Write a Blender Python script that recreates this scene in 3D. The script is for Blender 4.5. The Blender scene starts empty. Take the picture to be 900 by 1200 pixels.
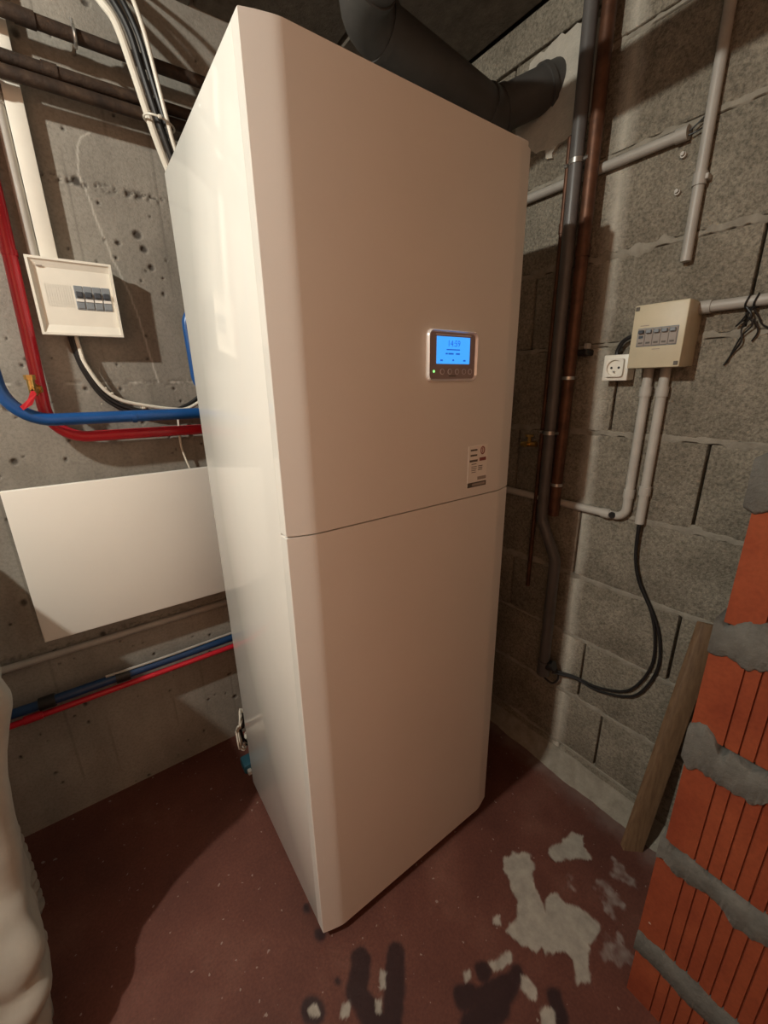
import bpy, bmesh, math, random
import numpy as np
from mathutils import Vector, Matrix

random.seed(7)
rng = np.random.default_rng(7)
SC = bpy.context.scene
COL = SC.collection

# ---------------------------------------------------------------- camera
def make_camera():
    cx, cy, cz = -0.23673, -0.60066, 1.23233
    yaw, pitch, roll, f = 0.622259, -0.299463, -0.018739, 484.7426
    fw = Vector((math.sin(yaw)*math.cos(pitch), math.cos(yaw)*math.cos(pitch), math.sin(pitch)))
    r = Vector((math.cos(yaw), -math.sin(yaw), 0))
    u = r.cross(fw)
    r2 = math.cos(roll)*r + math.sin(roll)*u
    u2 = -math.sin(roll)*r + math.cos(roll)*u
    cam = bpy.data.cameras.new('camera')
    cam.sensor_fit = 'VERTICAL'
    cam.sensor_height = 24.0
    cam.lens = 24.0*f/1200.0
    cam.clip_start = 0.02
    o = bpy.data.objects.new('camera', cam)
    m = Matrix((r2, u2, -fw)).transposed().to_4x4()
    m.translation = Vector((cx, cy, cz))
    o.matrix_world = m
    COL.objects.link(o)
    SC.camera = o
make_camera()

# ---------------------------------------------------------------- world, lamp, exposure
w = bpy.data.worlds.new('world')
SC.world = w
w.use_nodes = True
w.node_tree.nodes['Background'].inputs['Color'].default_value = (0.020, 0.014, 0.010, 1)
w.node_tree.nodes['Background'].inputs['Strength'].default_value = 0.2

LAMP = (-1.20, -0.002, 2.075)
ld = bpy.data.lights.new('bulb_light', 'POINT')
ld.energy = 80.0
ld.color = (1.0, 0.985, 0.88)
ld.shadow_soft_size = 0.022
lo = bpy.data.objects.new('bulb_light', ld)
lo.location = LAMP
COL.objects.link(lo)

vs = SC.view_settings
vs.view_transform = 'Standard'
vs.look = 'None'
vs.exposure = 0.0
vs.gamma = 1.0
vs.use_curve_mapping = False
SC.cycles.max_bounces = 8
SC.cycles.diffuse_bounces = 6
SC.cycles.use_denoising = True

# ---------------------------------------------------------------- material helpers
def lin(c):
    return tuple(((x/255.0)/12.92 if x/255.0 <= 0.04045 else ((x/255.0+0.055)/1.055)**2.4) for x in c)

class NT:
    def __init__(self, name):
        self.m = bpy.data.materials.new(name)
        self.m.use_nodes = True
        self.t = self.m.node_tree
        self.b = self.t.nodes['Principled BSDF']
        self._pos = None
    def n(self, kind, **kw):
        nd = self.t.nodes.new(kind)
        for k, v in kw.items():
            setattr(nd, k, v)
        return nd
    def l(self, a, b):
        self.t.links.new(a, b)
    def pos(self):
        if self._pos is None:
            self._pos = self.n('ShaderNodeNewGeometry').outputs['Position']
        return self._pos
    def scaled(self, s):
        v = self.n('ShaderNodeVectorMath', operation='MULTIPLY')
        self.l(self.pos(), v.inputs[0])
        v.inputs[1].default_value = s
        return v.outputs[0]
    def noise(self, scale, detail=4, rough=0.6, vec=None, dist=0.0):
        nd = self.n('ShaderNodeTexNoise')
        nd.inputs['Scale'].default_value = scale
        nd.inputs['Detail'].default_value = detail
        nd.inputs['Roughness'].default_value = rough
        nd.inputs['Distortion'].default_value = dist
        self.l(vec or self.pos(), nd.inputs['Vector'])
        return nd.outputs['Fac']
    def ramp(self, fac, stops):
        nd = self.n('ShaderNodeValToRGB')
        e = nd.color_ramp.elements
        while len(e) < len(stops):
            e.new(0.5)
        for i, (p, c) in enumerate(stops):
            e[i].position = p
            if isinstance(c, (int, float)):
                c = (c, c, c)
            e[i].color = (*c, 1)
        self.l(fac, nd.inputs[0])
        return nd.outputs[0]
    def mix(self, fac, a, b, mode='MIX'):
        nd = self.n('ShaderNodeMix', data_type='RGBA', blend_type=mode)
        for s, v in ((0, fac), (6, a), (7, b)):
            if hasattr(v, 'links'):
                self.l(v, nd.inputs[s])
            elif isinstance(v, (int, float)):
                nd.inputs[s].default_value = v if s == 0 else (v, v, v, 1)
            else:
                nd.inputs[s].default_value = (*v, 1)
        return nd.outputs[2]
    def math(self, op, a, b=None):
        nd = self.n('ShaderNodeMath', operation=op)
        for s, v in ((0, a), (1, b)):
            if v is None:
                continue
            if hasattr(v, 'links'):
                self.l(v, nd.inputs[s])
            else:
                nd.inputs[s].default_value = v
        return nd.outputs[0]
    def bump(self, h, strength, dist=0.003):
        nd = self.n('ShaderNodeBump')
        nd.inputs['Strength'].default_value = strength
        nd.inputs['Distance'].default_value = dist
        self.l(h, nd.inputs['Height'])
        self.l(nd.outputs[0], self.b.inputs['Normal'])
    def attr(self, name):
        nd = self.n('ShaderNodeAttribute', attribute_name=name)
        return nd
    def set(self, col=None, rough=None, metal=None, spec=None):
        for k, v in (('Base Color', col), ('Roughness', rough), ('Metallic', metal), ('Specular IOR Level', spec)):
            if v is None:
                continue
            if hasattr(v, 'links'):
                self.l(v, self.b.inputs[k])
            elif isinstance(v, tuple):
                self.b.inputs[k].default_value = (*v, 1)
            else:
                self.b.inputs[k].default_value = v
        return self

def plain(name, col, rough=0.5, metal=0.0, var=0.12, scale=18, bump=0.0, spec=0.5):
    """one-colour material with a little procedural wear"""
    t = NT(name)
    f = t.noise(scale, 5)
    lo_ = tuple(c*(1-var) for c in col)
    hi_ = tuple(min(1, c*(1+var)) for c in col)
    t.set(t.ramp(f, [(0.3, lo_), (0.7, hi_)]), rough, metal, spec)
    if bump:
        t.bump(t.noise(scale*14, 3), bump, 0.001)
    return t.m

M = {}
M['white_gloss'] = plain('white_gloss_paint', (0.80, 0.785, 0.735), 0.07, var=0.02, scale=4)
M['white_front'] = plain('white_matt_front', (0.74, 0.715, 0.675), 0.42, var=0.02, scale=4)
M['white_panel'] = plain('white_heater_enamel', (0.78, 0.75, 0.69), 0.45, var=0.02, scale=4)
M['white_plastic'] = plain('white_plastic', (0.80, 0.765, 0.68), 0.4, var=0.04)
M['cream_plastic'] = plain('aged_cream_plastic', (0.56, 0.49, 0.35), 0.45, var=0.06)
M['grey_plastic'] = plain('grey_conduit_plastic', (0.38, 0.355, 0.32), 0.45, var=0.1)
M['grey_light'] = plain('light_grey_conduit', (0.46, 0.43, 0.385), 0.45, var=0.1)
M['duct_grey'] = plain('dark_grey_duct', (0.060, 0.056, 0.052), 0.55, var=0.15)
M['drain_grey'] = plain('dark_grey_drain', (0.10, 0.092, 0.088), 0.42, var=0.2)
M['black'] = plain('black_rubber', (0.012, 0.011, 0.011), 0.45, var=0.2)
M['dark_metal'] = plain('dark_inner_metal', (0.03, 0.028, 0.026), 0.6)
M['copper'] = plain('tarnished_copper', (0.115, 0.050, 0.027), 0.5, metal=0.5, var=0.4, scale=30)
M['brass'] = plain('brass', (0.62, 0.40, 0.13), 0.3, metal=0.9, var=0.1)
M['steel'] = plain('bright_steel', (0.55, 0.53, 0.50), 0.3, metal=0.9)
M['red'] = plain('red_pipe_plastic', (0.50, 0.016, 0.030), 0.28, var=0.1)
M['blue'] = plain('blue_pipe_plastic', (0.010, 0.075, 0.26), 0.32, var=0.1)
M['blue_dark'] = plain('dark_blue_pipe_plastic', (0.010, 0.040, 0.11), 0.35, var=0.1)
M['teal'] = plain('teal_plastic', (0.015, 0.07, 0.10), 0.4)
M['white_wire'] = plain('white_cable_sheath', (0.70, 0.66, 0.57), 0.4, var=0.06)
M['breaker'] = plain('grey_blue_breaker', (0.22, 0.245, 0.27), 0.4, var=0.1)
M['breaker_dark'] = plain('dark_breaker_toggle', (0.05, 0.06, 0.075), 0.4)
M['print'] = plain('dark_print', (0.10, 0.085, 0.07), 0.6)
M['print_red'] = plain('red_print', (0.22, 0.06, 0.05), 0.6)
M['print_grey'] = plain('grey_print', (0.30, 0.26, 0.23), 0.6)
M['paper'] = plain('sticker_paper', (0.80, 0.77, 0.72), 0.5, var=0.03)
M['bezel'] = plain('silvery_bezel', (0.85, 0.80, 0.76), 0.22, metal=0.25, var=0.02)
M['display_plate'] = plain('mauve_display_plate', (0.27, 0.21, 0.21), 0.3, var=0.03)
M['button_ring'] = plain('pale_button_ring', (0.60, 0.56, 0.60), 0.3)
M['lcd_ink'] = plain('lcd_ink', (0.01, 0.03, 0.10), 0.5)

def emit(name, col, s):
    t = NT(name)
    t.set(col, 0.3)
    t.b.inputs['Emission Color'].default_value = (*col, 1)
    t.b.inputs['Emission Strength'].default_value = s
    return t.m
M['lcd'] = emit('blue_backlit_screen', lin((64, 165, 255)), 0.95)
M['led'] = emit('green_indicator', lin((150, 255, 140)), 1.3)

def lcd_ink_mat():
    t = NT('lcd_digit_ink')
    c = lin((28, 92, 190))
    t.set(c, 0.4)
    t.b.inputs['Emission Color'].default_value = (*c, 1)
    t.b.inputs['Emission Strength'].default_value = 0.9
    return t.m
M['digits'] = lcd_ink_mat()

def rust():
    t = NT('rusty_iron')
    f = t.noise(26, 6, 0.65)
    g = t.noise(120, 3)
    c = t.ramp(f, [(0.30, (0.014, 0.008, 0.005)), (0.52, (0.042, 0.023, 0.013)), (0.75, (0.090, 0.054, 0.031))])
    t.set(c, 0.72)
    t.bump(g, 0.6, 0.002)
    return t.m
M['rust'] = rust()

def concrete_wall():
    t = NT('cast_concrete')
    base = t.ramp(t.noise(3.2, 8, 0.62), [(0.30, (0.235, 0.215, 0.185)), (0.5, (0.32, 0.295, 0.255)), (0.70, (0.395, 0.365, 0.315))])
    streak = t.noise(6, 5, 0.6, t.scaled((3.2, 1, 0.35)))
    base = t.mix(0.35, base, t.ramp(streak, [(0.3, 0.62), (0.7, 1.0)]), 'MULTIPLY')
    speck = t.ramp(t.noise(140, 2), [(0.35, 0.72), (0.55, 1.0)])
    base = t.mix(0.55, base, speck, 'MULTIPLY')
    wear = t.attr('wear')
    sp = t.n('ShaderNodeSeparateColor')
    t.l(wear.outputs['Color'], sp.inputs[0])
    base = t.mix(sp.outputs[0], base, (0.055, 0.047, 0.040))
    base = t.mix(sp.outputs[1], base, (0.58, 0.55, 0.49))
    base = t.mix(sp.outputs[2], base, (0.15, 0.135, 0.115))
    t.set(base, 0.85, spec=0.25)
    h = t.math('ADD', t.noise(55, 6, 0.7), t.math('MULTIPLY', t.noise(260, 2), 0.4))
    t.bump(h, 0.45, 0.003)
    return t.m
M['concrete'] = concrete_wall()

def block_mat():
    t = NT('concrete_block')
    base = t.ramp(t.noise(7, 6, 0.6), [(0.3, (0.195, 0.170, 0.132)), (0.7, (0.315, 0.280, 0.222))])
    speck = t.ramp(t.noise(150, 3, 0.75), [(0.34, 0.35), (0.5, 0.9), (0.66, 1.35)])
    base = t.mix(0.68, base, speck, 'MULTIPLY')
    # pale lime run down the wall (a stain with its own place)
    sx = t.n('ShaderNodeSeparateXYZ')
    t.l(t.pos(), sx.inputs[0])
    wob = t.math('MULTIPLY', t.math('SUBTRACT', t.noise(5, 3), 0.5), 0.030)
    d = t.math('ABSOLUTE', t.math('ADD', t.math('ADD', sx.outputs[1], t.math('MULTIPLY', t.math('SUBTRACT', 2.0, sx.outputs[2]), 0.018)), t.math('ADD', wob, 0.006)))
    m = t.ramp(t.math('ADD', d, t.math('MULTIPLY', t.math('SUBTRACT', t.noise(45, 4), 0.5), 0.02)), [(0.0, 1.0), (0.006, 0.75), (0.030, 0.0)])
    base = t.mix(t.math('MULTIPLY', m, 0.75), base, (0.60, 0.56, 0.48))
    t.set(base, 0.92, spec=0.2)
    h = t.math('ADD', t.math('MULTIPLY', t.noise(85, 5, 0.75), 1.0), t.math('MULTIPLY', t.noise(240, 2), 0.6))
    t.bump(h, 0.9, 0.005)
    return t.m
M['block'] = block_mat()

def mortar_mat(name, a, b):
    t = NT(name)
    base = t.ramp(t.noise(28, 6, 0.65), [(0.3, a), (0.7, b)])
    t.set(base, 0.92, spec=0.2)
    t.bump(t.noise(110, 5, 0.7), 0.7, 0.004)
    return t.m
M['mortar'] = mortar_mat('pale_mortar', (0.22, 0.197, 0.160), (0.35, 0.318, 0.262))
M['mortar_grey'] = mortar_mat('grey_mortar', (0.095, 0.092, 0.083), (0.165, 0.160, 0.145))
M['plaster'] = mortar_mat('pale_plaster', (0.42, 0.385, 0.33), (0.52, 0.48, 0.41))
M['bounce_coat'] = mortar_mat('warm_bounce_render', (0.80, 0.46, 0.31), (0.88, 0.54, 0.37))  # bright warm tone chosen to throw fill light onto the boiler front
M['ceiling'] = mortar_mat('ceiling_concrete', (0.10, 0.088, 0.072), (0.19, 0.168, 0.14))
M['joint_dark'] = mortar_mat('joint_shadow_mortar', (0.035, 0.030, 0.025), (0.06, 0.052, 0.044))

def brick_mat():
    t = NT('red_hollow_brick')
    base = t.ramp(t.noise(9, 5, 0.6), [(0.3, (0.20, 0.038, 0.016)), (0.7, (0.285, 0.066, 0.026))])
    sp = t.ramp(t.noise(160, 2), [(0.3, 0.75), (0.6, 1.0)])
    base = t.mix(0.5, base, sp, 'MULTIPLY')
    splat = t.ramp(t.noise(24, 3, 0.5), [(0.735, 0.0), (0.755, 1.0)])
    base = t.mix(t.math('MULTIPLY', splat, 0.8), base, (0.5, 0.46, 0.4))
    t.set(base, 0.8, spec=0.25)
    t.bump(t.noise(120, 3), 0.3, 0.002)
    return t.m
M['brick'] = brick_mat()

def wood_mat():
    t = NT('brown_plank_wood')
    f = t.noise(10, 6, 0.6, t.scaled((14, 14, 1.6)))
    t.set(t.ramp(f, [(0.3, (0.115, 0.062, 0.030)), (0.7, (0.20, 0.115, 0.058))]), 0.7)
    t.bump(f, 0.2, 0.002)
    return t.m
M['wood'] = wood_mat()

def floor_mat():
    t = NT('red_painted_floor')
    base = t.ramp(t.noise(4.5, 7, 0.6), [(0.3, (0.092, 0.032, 0.023)), (0.55, (0.135, 0.048, 0.034)), (0.75, (0.185, 0.080, 0.057))])
    base = t.mix(0.4, base, t.ramp(t.noise(170, 3), [(0.35, 0.55), (0.65, 1.15)]), 'MULTIPLY')
    dots = t.ramp(t.noise(75, 2, 0.4), [(0.715, 0.0), (0.74, 1.0)])
    base = t.mix(t.math('MULTIPLY', dots, 0.6), base, (0.36, 0.31, 0.27))
    wear = t.attr('wear')
    sp = t.n('ShaderNodeSeparateColor')
    t.l(wear.outputs['Color'], sp.inputs[0])
    grey = t.ramp(t.noise(40, 5), [(0.3, (0.29, 0.265, 0.225)), (0.7, (0.42, 0.385, 0.33))])
    base = t.mix(sp.outputs[2], base, (0.30, 0.25, 0.225))
    base = t.mix(sp.outputs[1], base, (0.020, 0.014, 0.017))
    base = t.mix(sp.outputs[0], base, grey)
    t.set(base, t.ramp(sp.outputs[1], [(0, 0.62), (1, 0.35)]), spec=0.35)
    t.bump(t.math('ADD', t.noise(90, 5, 0.7), t.noise(20, 3)), 0.35, 0.003)
    return t.m
M['floor'] = floor_mat()

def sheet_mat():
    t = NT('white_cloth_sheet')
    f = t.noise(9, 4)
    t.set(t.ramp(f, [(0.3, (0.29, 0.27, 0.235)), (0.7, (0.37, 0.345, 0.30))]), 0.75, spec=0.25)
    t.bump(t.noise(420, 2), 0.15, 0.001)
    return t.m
M['sheet'] = sheet_mat()

# ---------------------------------------------------------------- geometry helpers
def world_of(o):
    v = Vector((0, 0, 0))
    while o is not None:
        v += o.location
        o = o.parent
    return v

def obj(name, bm, mat, parent=None, smooth=True, angle=35):
    """link a bmesh given in world coordinates as one mesh object"""
    me = bpy.data.meshes.new(name)
    if parent is not None:
        bmesh.ops.translate(bm, verts=bm.verts, vec=-world_of(parent))
    bmesh.ops.recalc_face_normals(bm, faces=bm.faces)
    bm.to_mesh(me)
    bm.free()
    me.materials.append(M[mat] if isinstance(mat, str) else mat)
    if smooth:
        me.shade_smooth()
        me.set_sharp_from_angle(angle=math.radians(angle))
    o = bpy.data.objects.new(name, me)
    COL.objects.link(o)
    if parent is not None:
        o.parent = parent
    return o

def tag(o, label, cat, group=None):
    o['label'] = label
    o['category'] = cat
    if group:
        o['group'] = group
    return o

def thing(name, label, cat, loc, group=None):
    o = bpy.data.objects.new(name, None)
    o.empty_display_size = 0.05
    o.location = loc
    COL.objects.link(o)
    return tag(o, label, cat, group)

def struct(o):
    o['kind'] = 'structure'
    return o

def centre(o):
    """move a top-level mesh's origin to the middle of its base"""
    me = o.data
    co = np.empty(len(me.vertices)*3)
    me.vertices.foreach_get('co', co)
    co = co.reshape(-1, 3)
    c = Vector(((co[:, 0].min()+co[:, 0].max())/2, (co[:, 1].min()+co[:, 1].max())/2, co[:, 2].min()))
    me.transform(Matrix.Translation(-c))
    o.location = o.location + c
    return o

def box(bm, lo, hi, bevel=0.0, seg=2):
    vs_ = [bm.verts.new((x, y, z)) for x in (lo[0], hi[0]) for y in (lo[1], hi[1]) for z in (lo[2], hi[2])]
    fs = [(0, 1, 3, 2), (4, 6, 7, 5), (0, 4, 5, 1), (2, 3, 7, 6), (0, 2, 6, 4), (1, 5, 7, 3)]
    faces = [bm.faces.new([vs_[i] for i in f]) for f in fs]
    if bevel > 0:
        es = list({e for f in faces for e in f.edges})
        bmesh.ops.bevel(bm, geom=es, offset=bevel, segments=seg, affect='EDGES', profile=0.5)
    return bm

def boxbm(lo, hi, bevel=0.0, seg=2):
    return box(bmesh.new(), lo, hi, bevel, seg)

def fillet(pts, rad, n=7):
    pts = [Vector(p) for p in pts]
    out = [pts[0]]
    for i in range(1, len(pts)-1):
        a, b, c = pts[i-1], pts[i], pts[i+1]
        u, v = (a-b), (c-b)
        lu, lv = u.length, v.length
        u.normalize(); v.normalize()
        ang = u.angle(v)
        if ang > math.pi-0.02:
            out.append(b); continue
        t = min(rad/math.tan(ang/2), 0.48*lu, 0.48*lv)
        r = t*math.tan(ang/2)
        bis = (u+v).normalized()
        ctr = b + bis*(r/math.sin(ang/2))
        p0, p1 = b+u*t, b+v*t
        d0, d1 = p0-ctr, p1-ctr
        tot = d0.angle(d1)
        for k in range(n+1):
            s = k/n
            d = (d0*math.sin((1-s)*tot)+d1*math.sin(s*tot))/math.sin(tot)
            out.append(ctr+d)
    out.append(pts[-1])
    return out

def spline(pts, n=8):
    """Catmull-Rom through points"""
    P = [Vector(p) for p in pts]
    P = [P[0]*2-P[1]] + P + [P[-1]*2-P[-2]]
    out = []
    for i in range(1, len(P)-2):
        for k in range(n):
            t = k/n
            a, b, c, d = P[i-1], P[i], P[i+1], P[i+2]
            out.append(0.5*((2*b)+(c-a)*t+(2*a-5*b+4*c-d)*t*t+(3*b-a-3*c+d)*t**3))
    out.append(P[-2])
    return out

def tube(bm, pts, r, seg=14, cap=True, closed=False):
    pts = [Vector(p) for p in pts]
    n = len(pts)
    rad = r if isinstance(r, (list, tuple)) else [r]*n
    tans = []
    for i in range(n):
        if closed:
            d = pts[(i+1) % n]-pts[i-1]
        else:
            d = pts[min(i+1, n-1)]-pts[max(i-1, 0)]
        tans.append(d.normalized())
    t0 = tans[0]
    ref = Vector((0, 0, 1)) if abs(t0.z) < 0.9 else Vector((1, 0, 0))
    nrm = (ref - t0*ref.dot(t0)).normalized()
    rings = []
    for i in range(n):
        if i:
            nrm = (nrm - tans[i]*nrm.dot(tans[i])).normalized()
        bn = tans[i].cross(nrm)
        rings.append([bm.verts.new(pts[i]+(nrm*math.cos(2*math.pi*k/seg)+bn*math.sin(2*math.pi*k/seg))*rad[i]) for k in range(seg)])
    m = n if closed else n-1
    for i in range(m):
        a, b = rings[i], rings[(i+1) % n]
        for k in range(seg):
            bm.faces.new((a[k], a[(k+1) % seg], b[(k+1) % seg], b[k]))
    if cap and not closed:
        bm.faces.new(list(reversed(rings[0])))
        bm.faces.new(rings[-1])
    return bm

def tubebm(pts, r, seg=14, **kw):
    return tube(bmesh.new(), pts, r, seg, **kw)

def extrude_poly(bm, poly, d):
    """poly: 3D points of a planar outline, d: extrusion vector"""
    d = Vector(d)
    a = [bm.verts.new(Vector(p)) for p in poly]
    b = [bm.verts.new(Vector(p)+d) for p in poly]
    n = len(poly)
    bm.faces.new(a)
    bm.faces.new(list(reversed(b)))
    for i in range(n):
        bm.faces.new((a[i], b[i], b[(i+1) % n], a[(i+1) % n]))
    return bm

def ring_band(c, axis, r, ln, seg=18):
    c = Vector(c); axis = Vector(axis).normalized()
    return tubebm([c-axis*ln/2, c+axis*ln/2], r, seg)

def rrect(w, h, r, n=5):
    out = []
    for cx, cy, a0 in ((w/2-r, h/2-r, 0), (-w/2+r, h/2-r, 90), (-w/2+r, -h/2+r, 180), (w/2-r, -h/2+r, 270)):
        for k in range(n+1):
            a = math.radians(a0+90*k/n)
            out.append((cx+r*math.cos(a), cy+r*math.sin(a)))
    return out

# numpy value noise
def vnoise(x, y, seed=0, oct=4):
    r = np.random.default_rng(seed)
    tab = r.random((256, 256))
    tot = np.zeros_like(x); amp = 1.0; s = 0
    for o in range(oct):
        xi = np.floor(x).astype(int); yi = np.floor(y).astype(int)
        fx = x-xi; fy = y-yi
        fx = fx*fx*(3-2*fx); fy = fy*fy*(3-2*fy)
        g = lambda a, b: tab[a % 256, b % 256]
        v = (g(xi, yi)*(1-fx)+g(xi+1, yi)*fx)*(1-fy)+(g(xi, yi+1)*(1-fx)+g(xi+1, yi+1)*fx)*fy
        tot += amp*v; s += amp
        amp *= 0.5; x = x*2.03+17.1; y = y*2.03+5.7
    return tot/s-0.5

def smooth01(a, e0, e1):
    t = np.clip((a-e0)/(e1-e0), 0, 1)
    return t*t*(3-2*t)

def poly_sd(px, py, poly):
    """signed distance, negative inside"""
    P = np.array(poly); d = np.full(px.shape, 1e9); ins = np.zeros(px.shape, bool)
    for i in range(len(P)):
        a, b = P[i], P[(i+1) % len(P)]
        e = b-a
        wx, wy = px-a[0], py-a[1]
        t = np.clip((wx*e[0]+wy*e[1])/(e@e+1e-12), 0, 1)
        d = np.minimum(d, (wx-e[0]*t)**2+(wy-e[1]*t)**2)
        c = ((a[1] > py) != (b[1] > py)) & (px < (b[0]-a[0])*(py-a[1])/(b[1]-a[1]+1e-12)+a[0])
        ins ^= c
    d = np.sqrt(d)
    return np.where(ins, -d, d)

def cap_sd(px, py, a, b, r):
    ex, ey = b[0]-a[0], b[1]-a[1]
    t = np.clip(((px-a[0])*ex+(py-a[1])*ey)/(ex*ex+ey*ey+1e-9), 0, 1)
    return np.hypot(px-a[0]-ex*t, py-a[1]-ey*t)-r

def grid_mesh(name, U, V, co, wear, mat):
    """U x V grid of vertices with a 'wear' colour attribute"""
    me = bpy.data.meshes.new(name)
    nu, nv = U, V
    idx = np.arange(nu*nv).reshape(nu, nv)
    q = np.stack([idx[:-1, :-1], idx[1:, :-1], idx[1:, 1:], idx[:-1, 1:]], -1).reshape(-1, 4)
    me.vertices.add(nu*nv)
    me.vertices.foreach_set('co', co.reshape(-1))
    me.loops.add(q.size)
    me.loops.foreach_set('vertex_index', q.reshape(-1))
    me.polygons.add(len(q))
    me.polygons.foreach_set('loop_start', np.arange(0, q.size, 4))
    me.update(calc_edges=True)
    me.validate()
    if wear is not None:
        a = me.color_attributes.new('wear', 'FLOAT_COLOR', 'POINT')
        c = np.ones((nu*nv, 4), np.float32)
        c[:, :3] = wear.reshape(-1, 3)
        a.data.foreach_set('color', c.reshape(-1))
    me.materials.append(M[mat])
    me.shade_smooth()
    o = bpy.data.objects.new(name, me)
    COL.objects.link(o)
    return o

# ---------------------------------------------------------------- room
XB = 0.8645      # face of the block wall
YW = 0.722       # face of the cast concrete wall
ZC = 2.11        # ceiling
X0, Y0 = -2.3, -1.02

# floor: fine grid where the wear shows, coarse beyond
FL = [[(0.478, -0.136), (0.506, -0.143), (0.539, -0.168), (0.534, -0.191), (0.507, -0.204), (0.486, -0.225), (0.475, -0.251), (0.46, -0.274), (0.486, -0.26), (0.514, -0.269), (0.519, -0.295), (0.532, -0.321), (0.541, -0.365), (0.52, -0.37), (0.481, -0.361), (0.423, -0.403), (0.397, -0.388), (0.432, -0.358), (0.415, -0.331), (0.389, -0.321), (0.397, -0.304), (0.376, -0.302), (0.361, -0.272), (0.355, -0.258), (0.355, -0.243), (0.391, -0.243), (0.42, -0.222), (0.433, -0.185), (0.454, -0.151)],
      [(0.582, -0.199), (0.621, -0.201), (0.656, -0.212), (0.682, -0.21), (0.696, -0.228), (0.674, -0.247), (0.666, -0.276), (0.643, -0.258), (0.619, -0.247), (0.605, -0.23), (0.581, -0.226)],
      [(0.275, -0.255), (0.306, -0.26), (0.326, -0.274), (0.321, -0.284), (0.296, -0.275), (0.282, -0.274), (0.269, -0.266)],
      [(0.313, -0.313), (0.324, -0.322), (0.328, -0.346), (0.313, -0.351), (0.301, -0.338), (0.304, -0.32)],
      [(0.3, -0.365), (0.327, -0.377), (0.304, -0.397), (0.283, -0.381)],
      [(0.073, -0.119), (0.084, -0.132), (0.07, -0.145), (0.061, -0.14)],
      [(0.038, -0.148), (0.051, -0.157), (0.036, -0.17), (0.028, -0.162)],
      [(-0.021, -0.113), (-0.008, -0.122), (-0.018, -0.139), (-0.03, -0.132)],
      [(0.35, -0.203), (0.363, -0.214), (0.354, -0.225), (0.345, -0.215)],
      [(0.217, -0.228), (0.229, -0.235), (0.222, -0.244), (0.212, -0.24)],
      [(-0.085, -0.081), (-0.062, -0.086), (-0.061, -0.098), (-0.083, -0.097)]]
ST = [((0.05, -0.079), (0.013, -0.122), 0.021), ((0.118, -0.119), (0.043, -0.205), 0.021), ((0.014, -0.114), (0.024, -0.191), 0.022), ((0.255, -0.254), (0.254, -0.257), 0.016), ((0.191, -0.257), (0.204, -0.263), 0.019), ((0.213, -0.273), (0.309, -0.305), 0.013), ((0.172, -0.293), (0.243, -0.311), 0.021), ((0.314, -0.301), (0.23, -0.317), 0.013), ((0.345, -0.37), (0.327, -0.396), 0.013), ((-0.009, -0.08), (-0.009, -0.081), 0.006), ((-0.076, -0.083), (-0.07, -0.091), 0.021), ((-0.004, 0.018), (-0.001, 0.011), 0.010), ((-0.003, 0.082), (-0.004, 0.075), 0.007)]
DU = [((0.624, -0.333), (0.613, -0.37), 0.014), ((0.694, -0.34), (0.693, -0.354), 0.016), ((0.525, -0.408), (0.525, -0.417), 0.022), ((0.612, -0.353), (0.603, -0.367), 0.010), ((0.58, -0.27), (0.575, -0.278), 0.012)]

def axis_pts(a, b, lo, hi, fine, coarse):
    x = [np.arange(a, lo, coarse), np.arange(lo, hi, fine), np.linspace(hi, b, max(2, int((b-hi)/coarse)+2))]
    return np.concatenate(x)
gx = axis_pts(X0-0.1, XB+0.2, -0.5, 0.8, 0.004, 0.15)
gy = axis_pts(Y0-0.1, YW+0.2, -0.5, 0.3, 0.004, 0.15)
GX, GY = np.meshgrid(gx, gy, indexing='ij')
nx = vnoise(GX*38, GY*38, 1)*0.022; ny = vnoise(GX*38, GY*38, 2)*0.022
qx, qy = GX+nx, GY+ny
flake = np.full(GX.shape, 1e9)
for poly in FL:
    flake = np.minimum(flake, poly_sd(qx, qy, poly))
flk = 1-smooth01(flake, -0.001, 0.003)
stn = np.full(GX.shape, 1e9)
for a, b, r in ST:
    stn = np.minimum(stn, cap_sd(GX+nx*0.5, GY+ny*0.5, a, b, r))
stn = (1-smooth01(stn, -0.004, 0.006))*0.85
dst = np.full(GX.shape, 1e9)
for a, b, r in DU:
    dst = np.minimum(dst, cap_sd(qx, qy, a, b, r))
dst = (1-smooth01(dst+0.09*vnoise(GX*45, GY*45, 7, 5), -0.008, 0.006))*(0.15+1.3*np.clip(vnoise(GX*90, GY*90, 5)+0.3, 0, 1))
dst = np.clip(dst, 0, 0.9)
# dusty, paler ground along the block wall
dst = np.maximum(dst, 0.55*(1-smooth01(XB-GX-nx*2, 0.02, 0.12)))
gz = -0.0012*flk + 0.0008*vnoise(GX*9, GY*9, 8)
fl = grid_mesh('floor', len(gx), len(gy), np.stack([GX, GY, gz], -1), np.stack([flk, stn, dst], -1), 'floor')
struct(fl)

# cast concrete wall behind the cabinet
wx = axis_pts(X0-0.1, XB+0.2, -0.58, 0.30, 0.0032, 0.2)
wz = np.concatenate([np.arange(-0.05, 2.12, 0.0032), [2.2]])
WX, WZ = np.meshgrid(wx, wz, indexing='ij')
pit = np.zeros(WX.shape)
for zl, am in ((1.687, 1.0), (1.248, 0.35), (0.56, 0.5)):
    d = np.abs(WZ-zl-0.006*vnoise(WX*9, WZ*0+3.3, 4)*2)
    band = np.exp(-(d/0.008)**2)
    pit = np.maximum(pit, am*band*smooth01(vnoise(WX*130, WZ*170, 9, 3)+0.25*vnoise(WX*8, WZ*0+zl, 19), 0.0, 0.14))
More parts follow.
